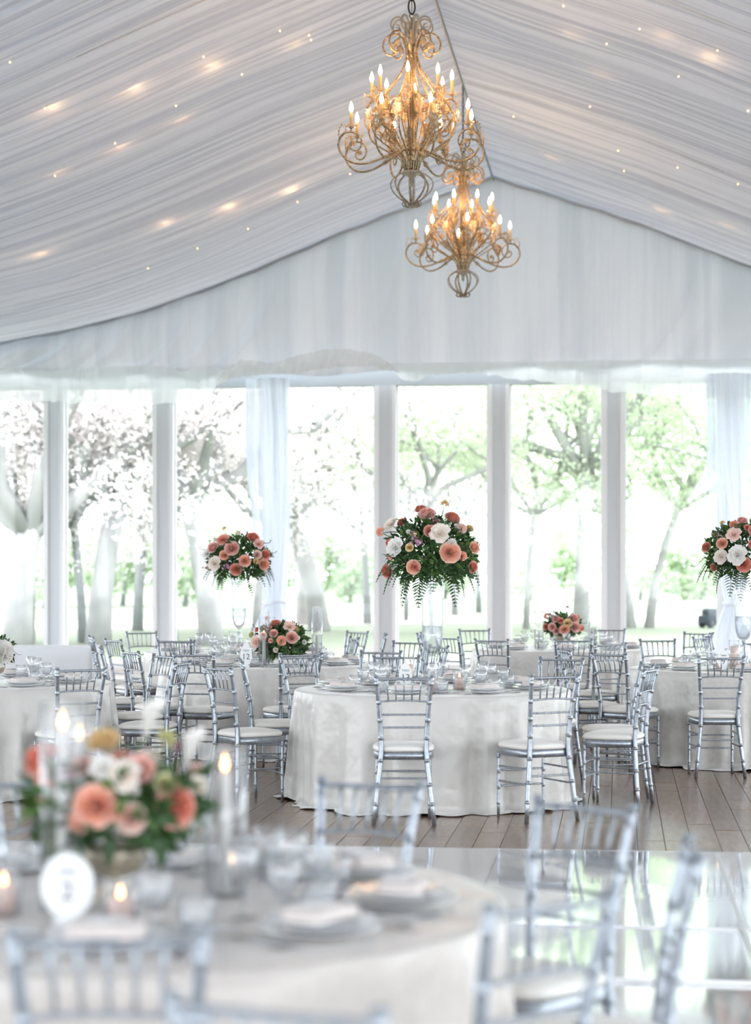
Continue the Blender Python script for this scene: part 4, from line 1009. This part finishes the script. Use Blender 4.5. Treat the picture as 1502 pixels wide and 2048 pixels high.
B1 = [('r', 295, 580, 50, 'pink'), ('r', 415, 655, 42, 'peach'), ('r', 490, 590, 62, 'pink'), ('p', 325, 740, 62, 'cream'), ('l', 440, 760, 46, 'lilac'), ('r', 530, 795, 50, 'coral'), ('r', 620, 710, 50, 'peach'), ('r', 690, 480, 55, 'coral'), ('p', 745, 550, 46, 'pink'), ('r', 740, 650, 38, 'pale'), ('r', 815, 650, 44, 'coral'), ('r', 800, 745, 50, 'peach'), ('c', 725, 715, 28, 'yellow'), ('p', 400, 510, 55, 'coral'), ('l', 295, 495, 28, 'lilac'), ('p', 240, 640, 46, 'white'), ('c', 810, 822, 22, 'white'), ('l', 235, 770, 36, 'terracotta'), ('c', 540, 440, 28, 'cream'), ('c', 395, 390, 22, 'yellow')]
tb('far_left', fl(B1, 370, 980, 5.007), 'tall bouquet of pink and coral roses before the tied drape on the left', 1118, 32, dx=0, leafn=1300, ferns=30, rx=.345, rzz=.27)
B3 = [('r', 1125, 315, 30, 'terracotta'), ('p', 1205, 380, 40, 'cream'), ('p', 1285, 238, 42, 'pale'), ('r', 1210, 292, 32, 'peach'), ('p', 1300, 370, 54, 'white'), ('r', 1345, 430, 42, 'coral'), ('r', 1425, 215, 40, 'coral'), ('r', 1400, 300, 27, 'coral'), ('r', 1362, 140, 28, 'pink'), ('r', 1300, 165, 26, 'peach'), ('c', 1465, 378, 22, 'yellow'), ('l', 1462, 415, 32, 'lilac'), ('r', 1378, 188, 20, 'coral'), ('r', 1170, 448, 22, 'coral'), ('l', 1190, 230, 20, 'mauve'), ('r', 1495, 188, 22, 'coral'), ('c', 1245, 155, 16, 'yellow'), ('r', 1530, 300, 36, 'peach'), ('r', 1590, 370, 40, 'pink'), ('p', 1560, 220, 40, 'cream')]
tb('right', fl(B3, 1050, 1000, 3.323), 'tall bouquet of blush and coral roses on the right vase, cut by the edge', 1103, 33, dx=-20, leafn=1400, ferns=34, rx=.35, rzz=.27)
def compote(loc, label, mtl, k=1.0):
    t = thing('footed_bowl', label, 'bowl', loc, TH)
    MB().lathe([(r_ * k, z * k) for r_, z in [(.085, .135), (.090, .138), (.088, .12), (.075, .085), (.045, .065), (.014, .055), (.011, .03), (.03, .012), (.05, .004), (.05, .001), (.001, .001)]], 22).build('bowl_shell', mtl, t)
    MB().lathe([(r_ * k, z * k) for r_, z in [(.001, .072), (.045, .076), (.072, .095), (.084, .135)]], 22).build('bowl_lining', mtl, t)
M_MERC = mat('mercury_glass', '#c6bca8', .2, .6, bump=(60, .6))
L1 = [('r', 920, 1340, 45, 'coral'), ('r', 910, 1430, 36, 'pink'), ('c', 990, 1500, 48, 'peach'), ('r', 1090, 1470, 52, 'pink'), ('p', 740, 1520, 58, 'pale'), ('r', 735, 1400, 26, 'coral'), ('c', 838, 1290, 24, 'terracotta'), ('p', 1060, 1372, 54, 'pale'), ('r', 1125, 1390, 30, 'yellow'), ('c', 1205, 1520, 26, 'white'), ('r', 700, 1552, 18, 'coral'), ('r', 680, 1450, 30, 'lime'), ('r', 930, 1592, 22, 'cream'), ('r', 860, 1380, 26, 'pink'), ('r', 880, 1500, 20, 'peach'), ('c', 1150, 1475, 20, 'white'), ('r', 800, 1460, 40, 'pale')]
sl = F / 17.7
base = PD(563, 1315, 17.7); base.z = TOPZ; compote(base, 'footed bowl hidden under the low bouquet of the left middle table', M_MERC)
bouquet('low round bouquet of peach and pink roses with dark leaves on the left middle table', base + Vector((0, 0, .1)), sl, 565, 1283, .24, .16, fl(L1, 370, 980, 5.007), 41, leafn=900, ferns=5, leafsize=.05, zc=H - (1283 - HOR) / sl - TOPZ - .1, low=-.9, sprigs=6, hang=.4, back=6)
L2 = [('r', 325, 842, 30, 'pink'), ('r', 252, 858, 29, 'peach'), ('r', 274, 815, 24, 'yellow'), ('r', 318, 788, 30, 'pink'), ('r', 172, 842, 24, 'pink'), ('r', 200, 790, 22, 'pink'), ('r', 346, 778, 16, 'coral'), ('r', 134, 842, 20, 'coral'), ('c', 150, 775, 22, 'pale'), ('r', 370, 850, 20, 'peach'), ('r', 198, 868, 20, 'pink'), ('c', 282, 715, 10, 'mauve'), ('r', 228, 800, 18, 'coral'), ('c', 180, 775, 14, 'white')]
sl2 = F / 21.4
base = TC['far'].copy(); base.z = TOPZ; compote(base, 'footed bowl hidden under the low bouquet of the far table', M_MERC)
bouquet('low loose bouquet of pink and peach roses on the far table by the windows', base + Vector((0, 0, .1)), sl2, 1127, 1252, .20, .13, fl(L2, 1050, 1000, 3.323), 42, leafn=420, ferns=4, leafsize=.05, zc=H - (1252 - HOR) / sl2 - TOPZ - .1, sprigs=8, hang=.4, back=6)
L0 = [('r', 240, 440, 95, 'coral'), ('r', 325, 385, 46, 'coral'), ('r', 645, 320, 88, 'yellow'), ('r', 560, 440, 62, 'pale'), ('p', 690, 450, 66, 'white'), ('p', 825, 500, 84, 'cream'), ('r', 912, 455, 80, 'pink'), ('r', 660, 665, 110, 'peach'), ('r', 560, 760, 62, 'peach'), ('r', 790, 690, 56, 'peach'), ('r', 870, 745, 78, 'pale'), ('r', 1115, 690, 116, 'coral'), ('p', 1225, 610, 66, 'cream'), ('r', 1060, 555, 60, 'lime'), ('r', 345, 600, 62, 'coral'), ('l', 480, 490, 44, 'lilac'), ('c', 1035, 315, 64, 'lime'), ('c', 1100, 350, 30, 'mauve'), ('y', 925, 215, 95, 'white'), ('y', 1180, 395, 92, 'white'), ('r', 1230, 500, 40, 'pale'), ('r', 280, 520, 50, 'peach'), ('c', 890, 575, 30, 'white'), ('c', 790, 830, 36, 'white')]
s0 = F / 5.08
base = PD(228, 1770, 5.08); base.z = TOPZ; compote(base, 'mercury glass footed bowl under the blurred foreground bouquet', M_MERC, .95)
bouquet('large blurred bouquet of coral and peach roses with calla lilies on the foreground table', base + Vector((0, 0, .14)), s0, 228, 1590, .195, .125, fl(L0, 0, 1380, 3.129), 43, leafn=300, high=.35, ferns=0, leafsize=.075, zc=H - (1592 - HOR) / s0 - TOPZ - .14, low=-.85, sprigs=5, hang=.5, back=8)
# white hydrangea at the left edge of the picture
he = PD(-14, 1310, 14.7); he.z = TOPZ; compote(he, 'bowl under the white hydrangea on the left edge table', M_MERC)
bouquet('white hydrangea and greenery cut by the left picture edge', he + Vector((0, 0, .1)), F / 14.7, -14, 1300, .16, .12, [('c', 10, 1300, 22, 'white'), ('c', -15, 1290, 24, 'white'), ('c', -5, 1312, 22, 'white'), ('c', -38, 1305, 24, 'white'), ('c', 16, 1308, 14, 'cream')], 44, leafn=160, ferns=0, zc=H - (1302 - HOR) / (F / 14.7) - TOPZ - .1, sprigs=4, back=4)

# ------------------------------------------------------------------ candles, cards
def teardrop(h, r_): return [(.0005, 0), (r_ * .7, h * .12), (r_, h * .3), (r_ * .75, h * .55), (r_ * .35, h * .8), (.0005, h)]
def taper(px, py_top, D, holder_h, rad, label, holder_label, lit=True, cr=.0155, foot=True):
    p = PD(px, py_top, D); zt = p.z; p.z = TOPZ
    t = thing('taper_candle', label, 'candle', p, 0)
    MB().lathe([(.001, .004), (cr * 1.5, .004), (cr * 1.5, .012), (cr, .014), (cr * .93, zt - TOPZ - .003), (cr * .4, zt - TOPZ), (.001, zt - TOPZ + .001)], 12).build('wax', M_WAX, t)
    MB().tube([(0, 0, zt - TOPZ), (.001, 0, zt - TOPZ + .01)], .0012, 5).build('wick', M_IRON, t)
    if lit:
        o = MB().lathe(teardrop(.045, .009), 10).build('candle_flame', M_FLAME, t); o.location = (0, 0, zt - TOPZ + .005)
    h_ = thing('glass_hurricane', holder_label, 'candle holder', p, 0)
    MB().lathe([(rad, holder_h), (rad + .002, holder_h), (rad + .002, .0), (.001, .0)], 28).lathe([(.001, .003), (rad - .001, .003), (rad - .001, holder_h)], 28).build('glass_cylinder', M_GLASS, h_)
taper(125, 1462, 4.95, .50, .052, 'tall white lit taper left of the foreground bouquet', 'tall glass cylinder around the leftmost foreground taper')
taper(160, 1484, 5.30, .44, .05, 'lit taper seen just right of the leftmost foreground taper', 'glass cylinder behind the leftmost foreground taper')
taper(450, 1546, 5.15, .375, .052, 'tall white lit taper right of the foreground bouquet', 'glass cylinder around the taper right of the foreground bouquet')
taper(528, 1272, 17.55, .46, .046, 'lit taper in front of the low bouquet on the left middle table', 'tall glass cylinder in front of the low bouquet on the left middle table')
taper(541, 1262, 18.1, .40, .042, 'taper behind the lit one on the left middle table', 'glass cylinder behind the lit taper on the left middle table', False)
taper(634, 1270, 17.9, .50, .046, 'unlit taper right of the low bouquet on the left middle table', 'empty-looking glass cylinder right of the low bouquet on the left middle table', False)
taper(1185, 1255, 21.4, .45, .046, 'unlit taper right of the far low bouquet', 'glass cylinder right of the far low bouquet', False)
taper(1078, 1262, 21.2, .40, .046, 'unlit taper left of the far low bouquet', 'glass cylinder left of the far low bouquet', False)
def pillar(px, py_top, D, h_, r_, label, lit=True, hh=None, m=None):
    p = PD(px, py_top, D); p.z = TOPZ
    t = thing('pillar_candle', label, 'candle', p, 0)
    MB().lathe([(.001, .004), (r_, .004), (r_, h_ - .004), (r_ - .005, h_), (r_ * .5, h_ - .007), (.001, h_ - .008)], 18).build('wax', m or M_WAXP, t)
    MB().tube([(0, 0, h_ - .01), (0, 0, h_ + .004)], .0014, 5).build('wick', M_IRON, t)
    if lit:
        o = MB().lathe(teardrop(.032, .007), 10).build('candle_flame', M_FLAME, t); o.location = (0, 0, h_ + .001)
    g_ = thing('votive_glass', 'clear glass cylinder around the ' + label, 'candle holder', p, 0); hh = hh or h_ + .05; q = r_ + .012
    MB().lathe([(q, hh), (q + .002, hh), (q + .002, 0), (.001, 0)], 22).lathe([(.001, .003), (q - .001, .003), (q - .001, hh)], 22).build('glass_cylinder', M_GLASS, g_)
pillar(241, 1800, 4.72, .06, .028, 'small lit blush candle below the foreground bouquet')
pillar(8, 1775, 4.85, .07, .028, 'small lit candle at the left edge of the foreground table')
pillar(462, 1745, 5.35, .05, .022, 'small lit votive behind the right foreground taper')
pillar(210, 1745, 5.45, .05, .022, 'small lit votive beside the mercury glass bowl')
pillar(818, 1350, 14.5, .15, .026, 'tall blush pillar candle behind the card on the centre table')
pillar(919, 1378, 13.95, .085, .030, 'short blush pillar candle right of the central vase')
pillar(866, 1385, 13.75, .075, .026, 'short blush pillar candle in front of the central vase')
pillar(466, 1290, 20.3, .16, .03, 'white pillar candle at the foot of the far left vase', False, m=M_WAX)
pillar(1468, 1330, 16.9, .19, .03, 'tall blush pillar candle before the right vase', False)
pillar(1436, 1345, 16.7, .06, .028, 'small glowing blush candle left of the right vase')
pillar(1486, 1345, 16.7, .07, .028, 'small glowing blush candle right of the right table card')
def text_mesh(cu, nm, par):
    tmp = bpy.data.objects.new('tmp', cu); me = bpy.data.meshes.new_from_object(tmp); bpy.data.objects.remove(tmp)
    return link(nm, me, par)
def card(px, D, label, txt, h_=.19, hw=.062, neck=False, turn=0.0, py=None):
    p = PD(px, 1300, D); p.z = TOPZ
    t = thing('table_number_card', label, 'card', p, TH + turn)
    pts = []
    for k in range(32):
        a = 2 * math.pi * k / 32; x = hw * math.cos(a); z = h_ * .54 + h_ * .46 * math.sin(a)
        if neck and z > h_ * .8: x *= .55; z += .03
        pts.append((x, z))
    n = len(pts); vs = [(x, -.003, z) for x, z in pts] + [(x, .003, z) for x, z in pts]
    MB().add(vs, [tuple(range(n)), tuple(reversed(range(n, 2 * n)))] + [(i, n + i, n + (i + 1) % n, (i + 1) % n) for i in range(n)], False).build('card_face', M_CARD, t)
    MB().bev(-.03, .03, -.02, .02, 0, h_ * .10, .003).build('card_base', M_CARD, t)
    cu = bpy.data.curves.new('number', 'FONT'); cu.body = txt; cu.size = h_ * .36; cu.align_x = 'CENTER'; cu.align_y = 'CENTER'; cu.extrude = .0005; cu.resolution_u = 3
    cu.materials.append(M_INK); o = text_mesh(cu, 'number', t); o.location = (0, -.0042, h_ * .46); o.rotation_euler = (math.pi / 2, 0, 0)
    cu = bpy.data.curves.new('small_lettering', 'FONT'); cu.body = 'TABLE'; cu.size = h_ * .10; cu.align_x = 'CENTER'; cu.align_y = 'CENTER'; cu.extrude = .0004; cu.resolution_u = 2
    cu.materials.append(M_INK); o = text_mesh(cu, 'small_lettering', t); o.location = (0, -.0042, h_ * .74); o.rotation_euler = (math.pi / 2, 0, 0)
card(492, 17.2, 'pale bottle-shaped card with the number 12 on the left middle table', '12', .19, .05, True)
card(811, 13.95, 'white oval table number card left of the central vase', '13', .18, .045)
card(135, 4.72, 'large blurred white oval number card on the foreground table', '2', .165, .062)
card(1131, 20.75, 'round white number card below the far low bouquet', '3', .11, .05)
card(1447, 16.55, 'oval white number card before the right vase', '9', .17, .048)

# ------------------------------------------------------------------ chandeliers
def smooth(pts, k=5):
    P_ = [Vector((p[0], 0, p[1])) for p in pts]; P_ = [P_[0] * 2 - P_[1]] + P_ + [P_[-1] * 2 - P_[-2]]; out = []
    for i in range(1, len(P_) - 2):
        for j in range(k):
            t = j / k; a, b, c, d = P_[i - 1:i + 3]
            out.append(.5 * ((2 * b) + (c - a) * t + (2 * a - 5 * b + 4 * c - d) * t * t + (3 * b - a - 3 * c + d) * t ** 3))
    out.append(P_[-2]); return out
def acan(mb, p, d, n_, ln, wd):
    d = d.normalized(); s_ = d.cross(n_).normalized(); n2 = s_.cross(d)
    for k in range(5):
        f = k / 5; q = p + d * ln * f + n2 * ln * .18 * math.sin(f * 3.0); wk = wd * (.75 + .5 * math.sin(math.pi * (.2 + .6 * f))) * (1 - .25 * f)
        for s in (-1, 1):
            e = q + s_ * s * wk + d * ln * .20 + n2 * wk * .25
            mb.add([q, q + s_ * s * wk * .45 - d * ln * .01, e, q + d * ln * .20 + s_ * s * wk * .2], [(0, 1, 2, 3)])
    q = p + d * ln * .95; mb.add([q - d * ln * .1 - s_ * wd * .4, q - d * ln * .1 + s_ * wd * .4, q + d * ln * .18], [(0, 1, 2)])
def rosette(mb, c, n_, r_):
    n_ = n_.normalized(); a1 = n_.orthogonal().normalized(); a2 = n_.cross(a1)
    for k in range(7):
        a = 2 * math.pi * k / 7; d = a1 * math.cos(a) + a2 * math.sin(a); s_ = a2 * math.cos(a) - a1 * math.sin(a)
        mb.add([c, c + d * r_ * .7 + s_ * r_ * .36 + n_ * r_ * .2, c + d * r_, c + d * r_ * .7 - s_ * r_ * .36 + n_ * r_ * .2], [(0, 1, 2, 3)])
    sphere(mb, c + n_ * r_ * .1, r_ * .28, 6, 4)
def beads(mb, pts, r_, gap):
    acc = 0
    for i in range(1, len(pts)):
        a, b = pts[i - 1], pts[i]; l_ = (b - a).length; x = gap - acc
        while x < l_:
            p = a.lerp(b, x / l_); mb.add([p + Vector(v) * r_ for v in ((1, 0, 0), (-1, 0, 0), (0, 1, 0), (0, -1, 0), (0, 0, 1), (0, 0, -1))], [(0, 2, 4), (2, 1, 4), (1, 3, 4), (3, 0, 4), (2, 0, 5), (1, 2, 5), (3, 1, 5), (0, 3, 5)])
            x += gap
        acc = (acc + l_) % gap
LOW = [(.055, .31), (.062, .38), (.075, .455), (.13, .505), (.21, .475), (.30, .43), (.40, .39), (.50, .372), (.585, .384), (.66, .432), (.705, .515), (.692, .60), (.645, .648), (.58, .662), (.515, .636), (.485, .578), (.498, .52), (.542, .490), (.588, .507), (.602, .548), (.578, .570), (.555, .552)]
UPP = [(.05, .34), (.075, .45), (.15, .56), (.26, .66), (.35, .76), (.41, .86), (.415, .94), (.37, .99), (.31, .98), (.275, .925), (.295, .87), (.345, .865), (.36, .905), (.33, .92)]
CAGE = [(.045, 1.49), (.055, 1.38), (.10, 1.26), (.20, 1.12), (.32, .97), (.40, .84), (.42, .73), (.375, .62), (.24, .53), (.11, .44), (.065, .33)]
INN = [(.06, .50), (.12, .62), (.20, .78), (.23, .90), (.20, 1.0), (.13, 1.02), (.09, .96), (.11, .90), (.16, .91), (.165, .95)]
INN2 = [(.40, .80), (.33, .82), (.27, .78), (.25, .71), (.29, .66), (.34, .68), (.345, .73), (.31, .74)]
CR1 = [(.045, 1.38), (.055, 1.48), (.095, 1.575), (.165, 1.61), (.235, 1.58), (.270, 1.51), (.25, 1.44), (.19, 1.415), (.14, 1.445), (.135, 1.50), (.175, 1.53), (.205, 1.505), (.19, 1.48)]
CR2 = [(.025, 1.50), (.04, 1.63), (.085, 1.735), (.145, 1.755), (.195, 1.715), (.20, 1.655), (.165, 1.62), (.125, 1.64), (.13, 1.68), (.16, 1.685)]
RIB = [(.085, .315), (.13, .295), (.18, .255), (.198, .205), (.175, .14), (.115, .08), (.055, .04), (.028, .022), (.045, -.0), (.08, .008), (.088, .035), (.065, .05), (.05, .035)]
def candle_at(r_, z, rot, par, mk):
    # drip dish, sleeve and bulb standing on an arm; built once and shared
    if 'dish' not in mk:
        mb = MB(); mb.tube([(0, 0, -.005), (0, 0, .035)], .009, 8); mb.lathe([(.001, .030), (.022, .030), (.024, .036), (.016, .040), (.012, .046)], 12)
        for k in range(8):
            a = 2 * math.pi * k / 8; c, s_ = math.cos(a), math.sin(a)
            mb.add([(c * .012 - s_ * .008, s_ * .012 + c * .008, .042), (c * .012 + s_ * .008, s_ * .012 - c * .008, .042), (c * .05 + s_ * .016, s_ * .05 - c * .016, .046), (c * .066, s_ * .066, .058), (c * .05 - s_ * .016, s_ * .05 + c * .016, .046)], [(0, 1, 2, 3, 4)])
        mk['dish'] = mb.mesh('drip_dish', mat('crystal_dish', '#cfc3b0', .12, .25, trans=.35))
        mk['sleeve'] = MB().lathe([(.001, .045), (.0135, .045), (.0135, .175), (.009, .178), (.001, .178)], 10).mesh('candle_sleeve', M_SLEEVE)
        mk['bulb'] = MB().lathe([(.006, .178), (.011, .186), (.0175, .204), (.0175, .218), (.012, .243), (.005, .264), (.0005, .276)], 10).mesh('bulb', M_BULB)
    for nm in ('dish', 'sleeve', 'bulb'):
        o = link({'dish': 'drip_dish', 'sleeve': 'candle_sleeve', 'bulb': 'bulb'}[nm], mk[nm], par); o.location = (r_, 0, z)
def chandelier(label, px, D, rot0):
    p = Vector((XR, D * CT + ST * lat(px, D), 4.965)); t = thing('chandelier', label, 'chandelier', p, rot0, 'candle chandeliers hanging from the ridge'); mk = {}
    def ring(nm, count, path, r_, mt, off=0, leafs=(), ros=None, bead=False, cand=None, taperr=False):
        sp = smooth(path); mb = MB(); rr = [r_ * (1 - .45 * max(0, (i / len(sp) - .55) / .45)) for i in range(len(sp))]
        mb.tube(sp, rr, 7); me = mb.mesh(nm, mt); rm = None; bm_ = None
        lms = []
        for (i, ln, wd, up) in leafs:
            lb = MB(); a = sp[i]; d = (sp[min(len(sp) - 1, i + 2)] - sp[i - 2]) * up; n_ = Vector((0, 1, 0)).cross(d); acan(lb, a, d, n_, ln, wd); acan(lb, a, d, -n_, ln * .9, wd)
            lms.append(lb.mesh('acanthus_leaf', M_LEAFM))
        if ros: rb = MB(); rosette(rb, Vector((ros[0], -.008, ros[1])), Vector((0, -1, 0)), .026); rosette(rb, Vector((ros[0], .008, ros[1])), Vector((0, 1, 0)), .026); rm = rb.mesh('rosette', M_LEAFM)
        if bead:
            bb = MB(); beads(bb, [q + Vector((0, .010, 0)) for q in sp], .0055, .013); beads(bb, [q - Vector((0, .010, 0)) for q in sp], .0055, .013); bm_ = bb.mesh('bead_string', M_BEADM)
        for k in range(count):
            o = link(nm, me, t); o.rotation_euler = (0, 0, 2 * math.pi * (k + off) / count)
            for lm in lms: link('acanthus_leaf', lm, o)
            if rm: link('rosette', rm, o)
            if bm_: link('bead_string', bm_, o)
            if cand: candle_at(cand[0], cand[1], 0, o, mk)
    ring('lower_arm', 8, LOW, .0105, M_BRONZE, 0, leafs=((54, .15, .036, 1), (26, .08, .02, -1)), ros=(.560, .558), cand=(.585, .668))
    ring('upper_arm', 8, UPP, .0095, M_BRONZE, .5, leafs=((28, .15, .034, 1), (12, .12, .03, 1)), ros=(.335, .91), cand=(.375, .992))
    ring('cage_rod', 8, CAGE, .0095, M_BRONZE, .25, leafs=((30, .14, .04, -1),))
    ring('inner_scroll', 8, INN, .007, M_BRONZE, 0, leafs=((12, .14, .034, 1), (24, .08, .024, 1)), ros=(.15, .93))
    ring('side_scroll', 8, INN2, .006, M_BRONZE, .75, leafs=((6, .07, .022, 1),), ros=(.32, .72))
    ring('crown_scroll', 8, CR1, .010, M_BRONZE, .5, ros=(.185, 1.495))
    ring('beaded_scroll', 8, CR2, .008, M_BEADM, 0, bead=True)
    ring('basket_rib', 8, RIB, .006, M_BRONZE, .5, bead=True)
    ring('stem_tube', 10, [(.035, .33), (.04, .40), (.045, .48), (.035, .60), (.03, .9), (.03, 1.3), (.035, 1.5)], .006, M_BRONZE)
    lb = MB()
    for k in range(8):
        a = 2 * math.pi * k / 8; d = Vector((math.cos(a) * .22, math.sin(a) * .22, 1)); acan(lb, Vector((math.cos(a) * .075, math.sin(a) * .075, .42)), d, Vector((math.cos(a), math.sin(a), 0)), .20, .038)
    lb.build('acanthus_collar', M_LEAFM, t)
    MB().lathe([(.001, .335), (.06, .335), (.082, .330), (.098, .318), (.100, .306), (.085, .298), (.05, .290), (.022, .265), (.014, .235), (.018, .222), (.010, .20), (.001, .185)], 20).build('boss', M_BEADM, t)
    MB().lathe([(.014, .33), (.014, 1.5), (.03, 1.52), (.036, 1.56), (.02, 1.60), (.012, 1.66), (.012, 1.76)], 12).build('centre_column', M_BRONZE, t)
    MB().tube([(.022 * math.cos(a), 0, 1.775 + .022 * math.sin(a)) for a in np.linspace(0, 2 * math.pi, 15)], .005, 6).build('hanging_loop', M_IRON, t)
    # oval shackle and chain up to the ridge cable
    MB().tube([(.032 * math.cos(a), .004, 1.862 + .068 * math.sin(a)) for a in np.linspace(0, 2 * math.pi, 25)], .0085, 7).build('shackle', M_IRON, t)
    z = 1.945; k = 0
    lk = MB().tube([(.014 * math.cos(a), 0, .034 * math.sin(a)) for a in np.linspace(0, 2 * math.pi, 15)], .0042, 5).mesh('chain_link', M_IRON)
    top = ZR - .06 - 4.965
    while z < top:
        o = link('chain_link', lk, t); o.location = (0, 0, z); o.rotation_euler = (0, 0, math.pi / 2 * (k % 2) + .3); z += .054; k += 1
    MB().tube([(0, 0, 1.80), (.004, 0, 2.2), (0, .004, top + .03)], .0035, 5).build('power_cord', M_IRON, t)
chandelier('large near gilt chandelier with scrolled arms and lit candle bulbs', 820, 19.1, TH + .28)
chandelier('smaller-looking far gilt chandelier hanging lower in the picture behind the near one', 928, 25.4, TH + .05)

# ------------------------------------------------------------------ fairy lights behind and under the liner
FL = [(90, 213), (407, 110), (560, 58), (618, 67), (622, 76), (484, 145), (230, 283), (110, 348), (395, 494), (296, 534), (595, 401), (496, 455), (352, 208), (1127, 8), (1279, 54), (1213, 84), (1357, 149), (1435, 97), (1496, 218), (1027, 230), (1236, 298), (1355, 332), (1248, 339), (1476, 365), (700, 345), (20, 120), (1180, 210)]
GL = [(258, 184, 1.0), (95, 224, .8), (415, 140, .9), (352, 245, .5), (230, 300, .7), (110, 352, .35), (450, 420, 1.0), (325, 453, .6), (575, 388, 1.0), (75, 514, .7), (1340, 80, .35), (1430, 125, .6), (1150, 75, .35), (1330, 425, .5), (1460, 455, .6), (1110, 320, .4), (580, 95, .5), (1210, 150, .4)]
sm = MB(); sphere(sm, Vector((0, 0, 0)), .011, 8, 6); me_fl = sm.mesh('fairy_bulb', emit_mat('fairy_glow', '#ffd09a', 3))
wire = mat('white_wire', '#dddddd', .6)
wm = MB().tube([(0, 0, .008), (.004, 0, .05)], .0015, 4).mesh('wire', wire)
ORD = ['lowest', 'second lowest', 'third lowest', 'fourth lowest', 'fifth lowest', 'sixth lowest', 'seventh lowest', 'eighth lowest', 'seventh highest', 'sixth highest', 'fifth highest', 'fourth highest', 'third highest', 'second highest', 'highest', 'topmost']
def rank(lst, it):
    left = it[0] < 900; same = sorted([q for q in lst if (q[0] < 900) == left], key=lambda q: -q[1]); k = same.index(it); n = len(same)
    w_ = ORD[k] if k < (n + 1) // 2 else ['highest', 'second highest', 'third highest', 'fourth highest', 'fifth highest', 'sixth highest', 'seventh highest', 'eighth highest'][n - 1 - k]
    return w_, 'left' if left else 'right'
for px, py in FL:
    k, sd = rank(FL, (px, py)); p = ceil_at(px, py); t = thing('fairy_light', k + ' tiny dot-like fairy light on the ' + sd + ' ceiling slope', 'light', p + Vector((0, 0, -.02)), 0, 'fairy lights in the ceiling liner'); link('bulb', me_fl, t); link('wire', wm, t)
for px, py, k in GL:
    p = ceil_at(px, py); la = bpy.data.lights.new('fairy_glow_light', 'POINT'); la.energy = 3.0 * k; la.color = (1, .60, .30); la.shadow_soft_size = .02
    w_, sd = rank(GL, (px, py, k)); t = thing('fairy_light', w_ + ' blurred fairy light glowing through the cloth of the ' + sd + ' ceiling slope', 'light', p + Vector((0, 0, .10)), 0, 'fairy lights above the liner'); link('bulb', me_fl, t)
    o = bpy.data.objects.new('glow', la); C.objects.link(o); o.parent = t; o.location = (0, 0, .03)
